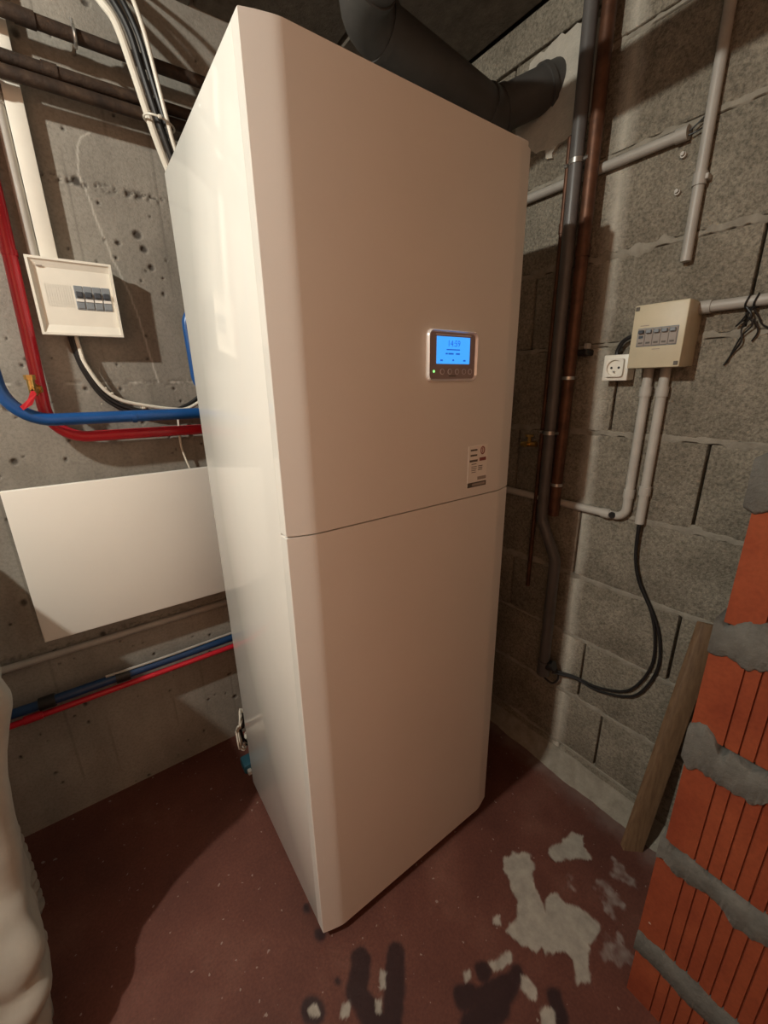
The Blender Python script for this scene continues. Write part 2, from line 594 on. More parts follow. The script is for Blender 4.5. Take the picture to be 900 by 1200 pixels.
# pin holes
for k in range(260):
    x, z = rng.uniform(-0.6, 0.3), rng.uniform(0.0, 2.05)
    r = rng.choice([0.003, 0.004, 0.005, 0.007, 0.010], p=[.3, .3, .22, .12, .06])
    d = np.hypot((WX-x)/1.0, (WZ-z)/rng.uniform(0.8, 1.6))
    pit = np.maximum(pit, 0.9*(1-smooth01(d, r*0.4, r)))
for (x, z, r) in ((-0.137, 1.690, .012), (-0.124, 1.684, .008), (-0.03, 1.60, .012), (-0.02, 1.57, .010), (-0.075, 1.575, .007), (-0.11, 1.47, .007), (-0.01, 1.53, .009), (-0.38, 1.07, .010), (-0.30, 1.30, .012)):
    d = np.hypot(WX-x+0.004*vnoise(WX*60, WZ*60, 3), WZ-z)
    pit = np.maximum(pit, 1-smooth01(d, r*0.5, r))
drip = np.zeros(WX.shape)
dp = [(-0.093, 1.792), (-0.112, 1.778), (-0.123, 1.758), (-0.131, 1.703), (-0.119, 1.655), (-0.111, 1.605), (-0.096, 1.544), (-0.085, 1.515), (-0.06, 1.42), (-0.05, 1.33), (-0.04, 1.25)]
for a, b in zip(dp[:-1], dp[1:]):
    drip = np.maximum(drip, 0.65*(1-smooth01(cap_sd(WX+0.006*vnoise(WX*30, WZ*30, 6), WZ, a, b, 0.0003), 0.0, 0.0028)))
d = np.abs(WZ-1.248-0.004*vnoise(WX*12, WZ*0, 14))
drip = np.maximum(drip, 0.5*(1-smooth01(d, 0.001, 0.004))*smooth01(vnoise(WX*40, WZ*0+1, 15), -0.05, 0.1))
line = np.zeros(WX.shape)
for xl in (-0.425, -0.335, -0.245, -0.06, 0.03, -0.155):
    d = np.abs(WX-xl-0.003*vnoise(WZ*7, WZ*0+xl*50, 11))
    line = np.maximum(line, 0.6*(1-smooth01(d, 0.0, 0.004))*smooth01(vnoise(WX*3+xl*9, WZ*5, 12), -0.1, 0.15))
gyy = YW + 0.004*pit + 0.0015*vnoise(WX*5, WZ*5, 13)
wb = grid_mesh('wall_back', len(wx), len(wz), np.stack([WX, gyy, WZ], -1), np.stack([pit*0.9, drip, line], -1), 'concrete')
struct(wb)

# ceiling of long concrete slabs with open joints
ce = struct(obj('ceiling', boxbm((X0-0.1, Y0-0.1, ZC+0.03), (XB+0.2, YW+0.2, ZC+0.08)), 'joint_dark'))
xs = [X0-0.1, -1.95, -1.6, -1.25, -0.9, -0.55, -0.19, 0.17, 0.525, XB-0.002]
for a, b in zip(xs[:-1], xs[1:]):
    obj('slab', boxbm((a+0.005, Y0-0.1, ZC+random.uniform(-0.004, 0.004)), (b-0.005, YW+0.1, ZC+0.032), 0.004, 1), 'ceiling', ce)

# walls out of view; the near one set close to bounce light forward
wl = struct(obj('wall_left', boxbm((X0-0.1, Y0-0.1, 0), (X0, YW+0.2, ZC+0.04)), 'concrete'))
wn = struct(obj('wall_near_bounce', boxbm((X0-0.1, Y0-0.1, 0), (XB+0.2, Y0, ZC+0.04)), 'bounce_coat'))  # unseen, acts as a warm reflector for the boiler front

# block wall: every block its own piece, bed joints of pale mortar, open head joints
wr = struct(obj('wall_right', boxbm((XB+0.035, Y0-0.1, -0.05), (XB+0.2, YW+0.2, ZC+0.04)), 'joint_dark'))
rows = [-0.13, 0.079, 0.2805, 0.4857, 0.684, 0.893, 1.100, 1.316, 1.5155, 1.720, 1.930, 2.018, 2.11]
heads = [-0.05, -0.163, -0.084, -0.300, -0.02, -0.285, -0.0675, -0.300, -0.172, 0.06, -0.19, 0.02]
BL = 0.49
for i in range(len(rows)-1):
    z0, z1 = rows[i]+0.005, rows[i+1]-0.005
    h0 = heads[i]
    k = math.floor((Y0-h0)/BL)
    y = h0+k*BL
    while y < YW:
        a, b = y+0.0026, min(y+BL-0.0026, YW+0.05)
        if b > Y0 and b-a > 0.03:
            o = random.uniform(-0.0015, 0.0015)
            if i == 10:
                o -= 0.004
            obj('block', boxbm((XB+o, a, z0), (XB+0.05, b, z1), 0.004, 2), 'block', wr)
        y += BL
    if i == 9 or i == 10:
        zj = None
    if i > 0 and i not in (11,):
        # ragged bed joint, mortar slightly squeezed out
        bm = bmesh.new()
        n = 330
        ys = np.linspace(-0.75, YW+0.02, n)
        top = vnoise(ys*40, ys*0+i*3.1, 20+i, 4)*0.030
        bot = vnoise(ys*40, ys*0+i*7.7, 40+i, 4)*0.030
        out = vnoise(ys*30, ys*0+i, 60+i)*0.0025
        hw = 0.009 if i in (4, 5, 6, 8, 2) else 0.006
        prev = None
        for k in range(n):
            xo = XB-0.0012-max(0, out[k])
            zt_, zb_ = rows[i]+max(0.004, hw+top[k]), rows[i]-max(0.004, hw+bot[k])
            ring = [bm.verts.new((XB+0.04, ys[k], rows[i]-0.004)), bm.verts.new((XB+0.0012, ys[k], zb_)), bm.verts.new((xo, ys[k], zb_*0.6+rows[i]*0.4)),
                    bm.verts.new((xo, ys[k], zt_*0.6+rows[i]*0.4)), bm.verts.new((XB+0.0012, ys[k], zt_)), bm.verts.new((XB+0.04, ys[k], rows[i]+0.004))]
            if prev:
                for j in range(5):
                    bm.faces.new((prev[j], prev[j+1], ring[j+1], ring[j]))
            prev = ring
        obj('mortar_joint', bm, 'mortar', wr)

# mortar cove between block wall and floor
bm = bmesh.new()
prev = None
ys = np.linspace(-0.7, YW, 120)
c1 = vnoise(ys*10, ys*0, 80)*0.03
for k in range(120):
    a = 0.045+c1[k]; h = 0.055+c1[k]*0.7
    ring = [bm.verts.new((XB+0.01, ys[k], h)), bm.verts.new((XB-0.004, ys[k], h-0.004)), bm.verts.new((XB-0.35*a, ys[k], h*0.42)), bm.verts.new((XB-a, ys[k], -0.002))]
    if prev:
        for j in range(3):
            bm.faces.new((prev[j], prev[j+1], ring[j+1], ring[j]))
    prev = ring
struct(obj('trim_1', bm, 'mortar'))

# pale plaster patch around the duct's wall hole
def ragged(poly, n=14, amp=0.008, seed=1):
    r = random.Random(seed)
    out = []
    for i in range(len(poly)):
        a, b = Vector(poly[i]), Vector(poly[(i+1) % len(poly)])
        m = max(1, int((b-a).length/0.012))
        for k in range(m):
            p = a.lerp(b, k/m)
            out.append((p.x+r.uniform(-amp, amp)*0.5, p.y+r.uniform(-amp, amp)*0.5))
    return out
pp = ragged([(0.285, 1.80), (0.235, 1.815), (0.19, 1.79), (0.17, 1.77), (0.155, 1.795), (0.12, 1.80), (0.045, 1.83), (0.04, 1.98), (0.09, 2.005), (0.18, 2.012), (0.25, 2.0), (0.28, 1.93)], amp=0.01)
bm = extrude_poly(bmesh.new(), [(XB-0.009, y, z) for y, z in pp], (0.016, 0, 0))
obj('plaster_patch', bm, 'plaster', wr, smooth=False)

# ---------------------------------------------------------------- boiler cabinet
ZB, ZT, ZS = 0.024, 1.652, 0.998
CW, CD = 0.551, 0.475
cab = thing('boiler', 'tall white floor standing boiler cabinet with blue display, stands on the red floor', 'boiler', (CW/2, CD/2, 0))
prof = [(0, 0.024), (0, 0.0), (0.018, -0.0053), (0.030, -0.0087), (0.037, -0.0107), (0.0435, -0.0121), (0.050, -0.0128), (0.28, -0.0128), (0.501, -0.0128), (0.5075, -0.0121), (0.514, -0.0107), (0.521, -0.0087), (0.533, -0.0053), (CW, 0.0), (CW, 0.024)]
def front(z0, z1):
    bm = bmesh.new()
    extrude_poly(bm, [(x, y, z0) for x, y in prof], (0, 0, z1-z0))
    es = [e for e in bm.edges if abs(e.verts[0].co.z-e.verts[1].co.z) < 1e-6]
    bmesh.ops.bevel(bm, geom=es, offset=0.0012, segments=2, affect='EDGES')
    return bm
obj('upper_panel', front(ZS+0.0012, ZT), 'white_front', cab, angle=12)
obj('lower_panel', front(ZB, ZS-0.0012), 'white_front', cab, angle=12)
bm = boxbm((0, 0.0252, ZB), (0.006, CD, ZT), 0.0012, 2)
obj('side_panel', bm, 'white_gloss', cab)
bm = boxbm((CW-0.006, 0.0252, ZB), (CW, CD, ZT), 0.0012, 2)
obj('side_panel', bm, 'white_gloss', cab)
# glossy white return of the upper door along the side
obj('door_edge', boxbm((-0.0006, 0.0012, ZS+0.002), (0.004, 0.0235, ZT-0.001), 0.0008, 1), 'white_gloss', cab)
obj('door_edge', boxbm((-0.0006, 0.0012, ZB+0.001), (0.004, 0.0250, ZS-0.002), 0.0008, 1), 'white_gloss', cab)
obj('top_cover', boxbm((0.006, 0.024, ZT-0.012), (CW-0.006, CD, ZT-0.001), 0.001, 1), 'white_gloss', cab)
obj('back_panel', boxbm((0.006, CD-0.006, ZB), (CW-0.006, CD, ZT-0.012)), 'dark_metal', cab)
obj('inner_body', boxbm((0.0065, 0.020, 0.05), (CW-0.0065, CD-0.006, ZT-0.0125)), 'dark_metal', cab)
obj('plinth', boxbm((0.03, 0.035, 0.012), (CW-0.03, CD-0.03, 0.05), 0.003, 1), 'black', cab)
for x, y in ((0.022, 0.040), (CW-0.03, 0.045), (0.022, CD-0.04), (CW-0.03, CD-0.04)):
    bm = bmesh.new()
    tube(bm, [(x, y, 0.0), (x, y, 0.004), (x, y, 0.010), (x, y, 0.012), (x, y, 0.05)], [0.018, 0.019, 0.017, 0.007, 0.007], 16)
    obj('foot', bm, 'black', cab)
obj('tape', boxbm((CW-0.045, -0.002, ZT-0.001), (CW-0.008, 0.03, ZT+0.010), 0.003, 2), 'white_front', cab)['label'] = 'crumpled pale tape on the top corner'

# display
yf = -0.0128
dc = (0.346, 1.2795); dw, dh = 0.128, 0.090
disp = obj('display', extrude_poly(bmesh.new(), [(dc[0]+x, yf+0.001, dc[1]+z) for x, z in rrect(dw-0.006, dh-0.006, 0.009)], (0, -0.0045, 0)), 'display_plate', cab, angle=30)
bm = bmesh.new()
o1 = rrect(dw, dh, 0.012); i1 = rrect(dw-0.011, dh-0.011, 0.008)
nn = len(o1)
lv = [[bm.verts.new((dc[0]+x, yf+0.001, dc[1]+z)) for x, z in o1],
      [bm.verts.new((dc[0]+x, yf-0.006, dc[1]+z)) for x, z in rrect(dw-0.002, dh-0.002, 0.0115)],
      [bm.verts.new((dc[0]+x, yf-0.0078, dc[1]+z)) for x, z in rrect(dw-0.005, dh-0.005, 0.0105)],
      [bm.verts.new((dc[0]+x, yf-0.0034, dc[1]+z)) for x, z in i1]]
for a, b in zip(lv[:-1], lv[1:]):
    for k in range(nn):
        bm.faces.new((a[k], a[(k+1) % nn], b[(k+1) % nn], b[k]))
obj('bezel', bm, 'bezel', disp, angle=50)
obj('screen', boxbm((0.3045, yf-0.0046, 1.2660), (0.3895, yf-0.003, 1.3125), 0.0006, 1), 'lcd', disp)['label'] = 'blue backlit screen showing 14:59'
obj('led', tubebm([(0.2985, yf-0.003, 1.253), (0.2985, yf-0.0045, 1.253)], 0.0022, 12), 'led', disp)['label'] = 'lit green indicator'
for x in (0.319, 0.338, 0.357, 0.3755, 0.392):
    pts = [(x+0.0046*math.cos(a), yf-0.0040, 1.2525+0.0046*math.sin(a)) for a in np.linspace(0, 2*math.pi, 18, endpoint=False)]
    bt = obj('button', tubebm([(x, yf-0.003, 1.2525), (x, yf-0.0044, 1.2525)], 0.0042, 16), 'display_plate', disp)
    # pale printed ring, joined into the button mesh
    bm4 = bmesh.new()
    tube(bm4, pts, 0.0007, 6, closed=True)
    bm5 = bmesh.new()
    bm5.from_mesh(bt.data)
    w_ = world_of(bt)
    n0 = len(bm5.faces)
    bmesh.ops.translate(bm4, verts=bm4.verts, vec=-w_)
    tmp = bpy.data.meshes.new('tmp')
    bm4.to_mesh(tmp); bm4.free()
    bm5.from_mesh(tmp)
    bm5.faces.ensure_lookup_table()
    for f_ in bm5.faces[n0:]:
        f_.material_index = 1
    bt.data.materials.append(M['button_ring'])
    bm5.to_mesh(bt.data); bm5.free()
    bpy.data.meshes.remove(tmp)

def text_mesh(name, s, size, mat, parent, origin, rot):
    """flat print: built-in font turned into a mesh, placed in world coordinates"""
    cu = bpy.data.curves.new('t', 'FONT')
    cu.body = s; cu.size = size; cu.align_x = 'CENTER'; cu.align_y = 'CENTER'
    to = bpy.data.objects.new('t', cu)
    COL.objects.link(to)
    bpy.context.view_layer.update()
    me = bpy.data.meshes.new_from_object(to.evaluated_get(bpy.context.evaluated_depsgraph_get()))
    bpy.data.objects.remove(to); bpy.data.curves.remove(cu)
    me.name = name
    me.transform(Matrix.Translation(Vector(origin)-world_of(parent)) @ rot)
    me.materials.clear(); me.materials.append(M[mat])
    o = bpy.data.objects.new(name, me)
    COL.objects.link(o); o.parent = parent
    return o
ROT_Y = Matrix(((1, 0, 0, 0), (0, 0, -1, 0), (0, 1, 0, 0), (0, 0, 0, 1)))       # text facing -y
ROT_X = Matrix(((0, 0, -1, 0), (-1, 0, 0, 0), (0, 1, 0, 0), (0, 0, 0, 1)))      # text facing -x
text_mesh('digits', '14:59', 0.0150, 'digits', disp, (0.3465, yf-0.0049, 1.3005), ROT_Y)
bm = bmesh.new()
for x0, x1, z in ((0.328, 0.362, 1.2905), (0.326, 0.331, 1.2835), (0.333, 0.346, 1.2835), (0.352, 0.362, 1.2835), (0.313, 0.319, 1.272), (0.3435, 0.3475, 1.2725), (0.372, 0.378, 1.272)):
    h = 0.0010 if z > 1.288 else 0.0014
    box(bm, (x0, yf-0.0050, z-h), (x1, yf-0.0046, z+h))
obj('screen_text', bm, 'digits', disp, smooth=False)
obj('screen_shade', boxbm((0.302, yf-0.0042, 1.3145), (0.392, yf-0.0030, 1.3165)), 'button_ring', disp)
obj('maker_mark', boxbm((0.337, yf-0.0038, 1.2440), (0.355, yf-0.0030, 1.2458)), 'print', disp)

# sticker on the upper panel
st = obj('sticker', boxbm((0.402, yf-0.0007, 1.0185), (0.4600, yf+0.001, 1.1070), 0.0002, 1), 'paper', cab)
st['label'] = 'white paper sticker with red emblem'
bm = bmesh.new()
for x0, x1, z, h in ((0.408, 0.428, 1.098, .0018), (0.408, 0.428, 1.087, .0018), (0.406, 0.430, 1.0755, .0022), (0.412, 0.427, 1.0685, .0007), (0.412, 0.428, 1.063, .0006), (0.412, 0.428, 1.0590, .0006), (0.412, 0.426, 1.0550, .0006), (0.413, 0.426, 1.051, .0006), (0.433, 0.446, 1.063, .0008), (0.433, 0.446, 1.0590, .0008), (0.433, 0.446, 1.0550, .0008)):
    box(bm, (x0, yf-0.0010, z-h), (x1, yf-0.0006, z+h))
obj('printed_lines', bm, 'print', st, smooth=False)
bm = bmesh.new()
pts = [(0.4445+0.0055*math.cos(a), yf-0.0009, 1.0955+0.0075*math.sin(a)) for a in np.linspace(0, 2*math.pi, 20, endpoint=False)]
tube(bm, pts, 0.0012, 6, closed=True)
box(bm, (0.4435, yf-0.0011, 1.0905), (0.4455, yf-0.0006, 1.1005))
box(bm, (0.436, yf-0.0010, 1.0735), (0.456, yf-0.0006, 1.0805))
obj('emblem', bm, 'print_red', st, smooth=False)['label'] = 'dark red emblem'
bm = bmesh.new()
box(bm, (0.402, yf-0.0010, 1.0187), (0.4598, yf-0.0006, 1.0290))
obj('band', bm, 'print', st, smooth=False)['label'] = 'dark band along the lower edge'
obj('band_lettering', boxbm((0.416, yf-0.0013, 1.0215), (0.456, yf-0.0009, 1.0262)), 'print_grey', st)
obj('band_lettering', boxbm((0.432, yf-0.0010, 1.0330), (0.4590, yf-0.0006, 1.0400)), 'print_grey', st)

# ---------------------------------------------------------------- air duct over the cabinet
duct = thing('air_duct', 'thick dark grey air duct running above the white cabinet into the block wall', 'duct', (0.52, 0.24, ZT))
R_ = 0.046
dpth = [(0.315, -0.95, 1.925), (0.315, 0.245, 1.900), (0.315, 0.245, 1.865)]
main = fillet([(0.315, Y0+0.02, 1.965), (0.315, 0.245, 1.900), (0.735, 0.262, 1.865), (XB+0.03, 0.178, 1.945)], 0.075, 10)
# split the path into straight pipes and elbows
i_e1 = 1; i_e1b = 11; i_e2 = 12; i_e2b = 22
obj('pipe', tubebm(main[0:2], R_, 28), 'duct_grey', duct)
obj('elbow', tubebm(main[1:12], R_*1.03, 28), 'duct_grey', duct)
obj('pipe', tubebm(main[11:13], R_, 28), 'duct_grey', duct)
obj('elbow', tubebm(main[12:23], R_*1.03, 28), 'duct_grey', duct)
obj('pipe', tubebm(main[22:24], R_, 28), 'duct_grey', duct)
for i, j in ((1, 2), (11, 10), (12, 13), (22, 21)):
    obj('collar', ring_band(main[i], main[j]-main[i], R_*1.09, 0.014, 28), 'duct_grey', duct)
dd = (main[23]-main[22]).normalized()
pe = main[23]-dd*((main[23].x-(XB-0.012))/dd.x)
obj('wall_collar', ring_band(pe, dd, R_*1.10, 0.012, 28), 'duct_grey', duct)
# ---------------------------------------------------------------- on the concrete wall
# three rusty pipes
def rusty(z, y, x0, x1, r, label, wob=0.0):
    pts = [(x, y, z+wob*math.sin(x*19)+random.uniform(-.001, .001)) for x in np.linspace(x0, x1, 16)]
    return pts
t = thing('rusty_pipe', 'topmost rusty iron pipe along the concrete wall, held by a ring clamp', 'pipe', (-0.4, 0.66, 1.93), 'rusty pipes across the concrete wall')
obj('pipe', tubebm(rusty(1.930, 0.662, -1.6, 0.78, 0, '', 0.003), 0.0125, 14), 'rust', t)
pts = [(-0.095, 0.662+0.0165*math.cos(a), 1.930+0.0165*math.sin(a)) for a in np.linspace(0, 2*math.pi, 20, endpoint=False)]
bm = tubebm(pts, 0.0032, 8, closed=True)
tube(bm, [(-0.095, 0.676, 1.930), (-0.095, YW+0.01, 1.930)], 0.004, 8)
tube(bm, [(-0.095, 0.662, 1.944), (-0.095, 0.662, 1.958)], 0.003, 8)
obj('clamp', bm, 'steel', t)
for xx in (-0.175,):
    obj('coupling', ring_band((xx, 0.662, 1.930+0.003*math.sin(xx*19)), (1, 0, 0), 0.0145, 0.034), 'rust', t)
t = thing('rusty_pipe', 'middle rusty iron pipe, upper of the touching pair on the concrete wall', 'pipe', (-0.4, 0.66, 1.855), 'rusty pipes across the concrete wall')
obj('pipe', tubebm(rusty(1.8565, 0.662, -1.6, 0.78, 0, '', 0.001), 0.0115, 14), 'rust', t)
obj('coupling', ring_band((-0.150, 0.662, 1.8565), (1, 0, 0), 0.0132, 0.026), 'rust', t)
t = thing('rusty_pipe', 'lowest rusty iron pipe, lower of the touching pair on the concrete wall', 'pipe', (-0.4, 0.66, 1.83), 'rusty pipes across the concrete wall')
obj('pipe', tubebm(rusty(1.8300, 0.660, -1.6, 0.78, 0, '', 0.001), 0.0120, 14), 'rust', t)
obj('coupling', ring_band((-0.30, 0.660, 1.8300), (1, 0, 0), 0.0148, 0.03), 'rust', t)

# cable trunking and conduit down to the distribution box
t = thing('cable_trunking', 'flat white cable trunking running down the concrete wall into the white fuse box', 'trunking', (-0.22, 0.71, 1.515))
obj('channel', boxbm((-0.236, 0.704, 1.515), (-0.205, YW+0.002, ZC)), 'white_plastic', t)
obj('lid', boxbm((-0.2365, 0.6985, 1.515), (-0.2045, 0.7045, ZC), 0.0015, 2), 'white_plastic', t)
t = thing('conduit', 'round pale conduit left of the white trunking on the concrete wall', 'conduit', (-0.248, 0.709, 1.515))
obj('tube', tubebm([(-0.2475, 0.7095, 1.50), (-0.2475, 0.7095, ZC)], 0.0100, 16), 'grey_light', t)
obj('saddle', ring_band((-0.2475, 0.7095, 1.80), (0, 0, 1), 0.0118, 0.014), 'grey_light', t)

# distribution box
t = thing('fuse_box', 'white plastic fuse box with grey blue breakers on the concrete wall', 'fuse box', (-0.185, 0.70, 1.355))
bx0, bx1, bz0, bz1 = -0.2655, -0.1065, 1.3545, 1.5135
yb = 0.670
obj('case', boxbm((bx0+0.004, yb+0.008, bz0+0.003), (bx1-0.004, YW+0.003, bz1-0.003), 0.002, 1), 'white_plastic', t)
# dished cover: rim, slopes down to a proud centre band
bm = bmesh.new()
zc0, zc1 = 1.409, 1.467
def quad(a, b, c, d):
    bm.faces.new([bm.verts.new(p) for p in (a, b, c, d)])
rim = 0.005
xs0, xs1 = bx0+rim, bx1-rim
xb0 = bx0+0.022
yi = yb+0.018
# outer rim
for (a0, a1, c0, c1) in ((bx0, bx1, bz1-rim, bz1), (bx0, bx1, bz0, bz0+rim), (bx0, xs0, bz0+rim, bz1-rim), (xs1, bx1, bz0+rim, bz1-rim)):
    box(bm, (a0, yb, c0), (a1, yb+0.02, c1))
obj('cover_rim', bm, 'white_plastic', t)
bm = bmesh.new()
quad((xs0, yb+0.002, bz1-rim), (xs1, yb+0.002, bz1-rim), (xs1, yi, zc1+0.004), (xb0, yi, zc1+0.004))
quad((xs0, yb+0.002, bz0+rim), (xb0, yi, zc0-0.004), (xs1, yi, zc0-0.004), (xs1, yb+0.002, bz0+rim))
quad((xs0, yb+0.002, bz1-rim), (xb0, yi, zc1+0.004), (xb0, yi, zc0-0.004), (xs0, yb+0.002, bz0+rim))
obj('cover', bm, 'white_plastic', t, smooth=False)
obj('cover_band', boxbm((xb0-0.001, yb+0.010, zc0), (xs1+0.001, yi+0.004, zc1), 0.001, 1), 'white_plastic', t)
obj('filler_plate', boxbm((-0.243, yb+0.0085, 1.4135), (-0.190, yb+0.012, 1.4625), 0.0008, 1), 'white_plastic', t)
bm = bmesh.new()
for k in range(11):
    box(bm, (-0.2400+k*0.0046, yb+0.0080, 1.4145), (-0.2393+k*0.0046, yb+0.0090, 1.4615))
obj('filler_ribs', bm, 'white_plastic', t, smooth=False)
for k in range(4):
    x0 = -0.1885+k*0.0178
    b_ = obj('breaker', boxbm((x0, yb+0.0065, 1.4115), (x0+0.0172, yb+0.014, 1.4625), 0.001, 1), 'breaker', t)
    obj('toggle', boxbm((x0+0.002, yb+0.0020, 1.4375), (x0+0.0152, yb+0.0075, 1.4500), 0.0015, 1), 'breaker_dark', b_)
    obj('terminal_strip', boxbm((x0+0.001, yb+0.0050, 1.4290), (x0+0.0162, yb+0.0070, 1.4345)), 'paper', b_)
    obj('label_window', boxbm((x0+0.0015, yb+0.0050, 1.4145), (x0+0.0157, yb+0.0068, 1.4265), 0.0005, 1), 'breaker', b_)
obj('maker_mark', boxbm((-0.2485, yb+0.0045, 1.4950), (-0.2375, yb+0.0075, 1.4972)), 'print_grey', t)
bm = bmesh.new()
for x0, x1 in ((-0.187, -0.181), (-0.172, -0.169), (-0.160, -0.153), (-0.145, -0.141), (-0.128, -0.120)):
    box(bm, (x0, yb+0.0092, 1.4060), (x1, yb+0.0112, 1.4090))
obj('circuit_labels', bm, 'print', t, smooth=False)

# cable bundle coming down behind the cabinet
def cable(name, label, pts, r, mat, group=None, n=8, seg=10, cat='cable'):
    o = obj(name, tubebm(spline(pts, n), r, seg), mat)
    tag(o, label, cat, group)
    return centre(o)
G = 'cables hanging over the rusty pipes'
cable('cable', 'thick white cable bending down over the rusty pipes, leftmost of its bundle', [(-0.075, 0.715, 2.10), (-0.062, 0.655, 2.03), (-0.038, 0.627, 1.985), (-0.018, 0.622, 1.955), (0.001, 0.625, 1.885), (0.018, 0.630, 1.815), (0.040, 0.640, 1.745), (0.075, 0.65, 1.65), (0.13, 0.66, 1.5)], 0.0085, 'white_wire', G)
cable('cable', 'black cable beside the thick white one, first dark strand of the hanging bundle', [(-0.055, 0.715, 2.11), (-0.045, 0.640, 2.04), (-0.016, 0.617, 1.985), (0.003, 0.614, 1.945), (0.016, 0.616, 1.885), (0.033, 0.620, 1.815), (0.055, 0.630, 1.745), (0.091, 0.643, 1.65), (0.147, 0.653, 1.5)], 0.0072, 'black', G)
cable('cable', 'middle black cable of the hanging bundle in front of the rusty pipes', [(-0.035, 0.715, 2.11), (-0.028, 0.640, 2.05), (-0.004, 0.617, 2.000), (0.017, 0.608, 1.945), (0.030, 0.610, 1.885), (0.046, 0.614, 1.815), (0.069, 0.625, 1.745), (0.106, 0.637, 1.65), (0.162, 0.648, 1.5)], 0.0060, 'black', G)
cable('cable', 'thin white cable on the right edge of the hanging bundle', [(-0.015, 0.705, 2.11), (-0.008, 0.620, 2.055), (0.012, 0.596, 2.000), (0.026, 0.592, 1.945), (0.036, 0.594, 1.885), (0.048, 0.600, 1.815), (0.064, 0.610, 1.745), (0.104, 0.622, 1.65), (0.16, 0.632, 1.5)], 0.0046, 'white_wire', G)
bm = tubebm([(0.036+0.030*math.cos(a), 0.619+0.026*math.sin(a), 1.802-0.006*math.cos(a)) for a in np.linspace(0, 2*math.pi, 24, endpoint=False)], 0.0022, 8, closed=True)
box(bm, (0.030, 0.588, 1.7985), (0.037, 0.594, 1.8055), 0.001, 1)
tag(centre(obj('cable_tie', bm, 'white_wire')), 'small pale cable tie round the hanging cable bundle', 'tie')

# red pipe with ball valve
t = thing('red_pipe', 'red plastic pipe bending from vertical to horizontal under the fuse box', 'pipe', (-0.29, 0.672, 1.12))
obj('pipe', tubebm(fillet([(-0.288, 0.703, ZC), (-0.288, 0.703, 1.60), (-0.298, 0.690, 1.121), (0.50, 0.688, 1.114)], 0.075, 10), 0.0135, 16), 'red', t)
obj('bracket', ring_band((-0.2895, 0.7010, 1.52), (0, 0, 1), 0.0150, 0.012), 'red', t)
t = thing('drain_valve', 'small brass drain valve with red lever on the red pipe', 'valve', (-0.305, 0.652, 1.235))
bm = tubebm([(-0.296, 0.660, 1.235), (-0.306, 0.640, 1.236)], 0.0085, 12)
tube(bm, [(-0.306, 0.640, 1.222), (-0.306, 0.640, 1.262)], [0.0075, 0.0075], 12)
tube(bm, [(-0.306, 0.640, 1.256), (-0.306, 0.640, 1.266)], 0.0105, 6)
tube(bm, [(-0.306, 0.640, 1.236), (-0.306, 0.622, 1.236)], [0.006, 0.004], 10)
obj('body', bm, 'brass', t)
obj('nut', ring_band((-0.299, 0.654, 1.2355), (0.45, 0.9, 0), 0.0115, 0.008, 6), 'brass', t)
bm = bmesh.new()
extrude_poly(bm, [(-0.318, 0.622, 1.214), (-0.334, 0.620, 1.200), (-0.330, 0.620, 1.192), (-0.312, 0.622, 1.203), (-0.300, 0.622, 1.226), (-0.306, 0.622, 1.238)], (0, 0.007, 0))
obj('lever', bm, 'red', t, smooth=False)['label'] = 'red lever'

# blue pipes
t = thing('blue_pipe', 'blue plastic pipe curving in from the left, in front of the red pipe', 'pipe', (-0.29, 0.642, 1.16))
obj('pipe', tubebm(fillet([(-0.372, 0.628, ZC), (-0.368, 0.632, 1.40), (-0.362, 0.642, 1.168), (0.50, 0.642, 1.163)], 0.085, 10), 0.0142, 16), 'blue', t)
obj('bracket', ring_band((-0.12, 0.642, 1.1655), (1, 0, 0), 0.0155, 0.010), 'blue', t)
o = obj('blue_pipe', tubebm(fillet([(0.50, 0.655, 1.438), (0.040, 0.655, 1.432), (0.045, 0.655, 1.22), (0.50, 0.655, 1.215)], 0.045, 8), 0.0125, 16), 'blue')
tag(centre(o), 'short blue pipe bend peeking out beside the white cabinet side', 'pipe')

# cables under the fuse box
o = cable('cable', 'white cable looping from under the fuse box behind the blue pipe', [(-0.2035, 0.703, 1.362), (-0.2010, 0.699, 1.325), (-0.1965, 0.696, 1.293), (-0.172, 0.695, 1.238), (-0.140, 0.695, 1.207), (-0.094, 0.695, 1.192), (-0.022, 0.692, 1.178), (0.02, 0.692, 1.178), (0.08, 0.69, 1.21)], 0.0046, 'white_wire')
o = cable('cable', 'black cable looping from under the fuse box beside the white one', [(-0.2100, 0.705, 1.362), (-0.2080, 0.704, 1.325), (-0.2010, 0.704, 1.285), (-0.178, 0.704, 1.230), (-0.146, 0.704, 1.197), (-0.100, 0.702, 1.178), (-0.04, 0.700, 1.170), (0.01, 0.700, 1.182), (0.05, 0.700, 1.205), (0.10, 0.70, 1.25)], 0.0050, 'black')
o = cable('cable', 'second black cable under the fuse box loop, rising beside the cabinet', [(-0.2160, 0.710, 1.362), (-0.2120, 0.710, 1.318), (-0.203, 0.710, 1.276), (-0.180, 0.710, 1.222), (-0.148, 0.710, 1.189), (-0.102, 0.708, 1.170), (-0.045, 0.706, 1.160), (0.015, 0.705, 1.172), (0.06, 0.705, 1.20), (0.10, 0.705, 1.24)], 0.0045, 'black')
cable('cable', 'thin white wire hanging down from the pipes behind the white heater', [(-0.008, 0.704, 1.168), (-0.008, 0.704, 1.150), (-0.012, 0.702, 1.08), (-0.006, 0.702, 1.04), (0.002, 0.702, 1.005), (0.01, 0.704, 0.95)], 0.0030, 'white_wire')
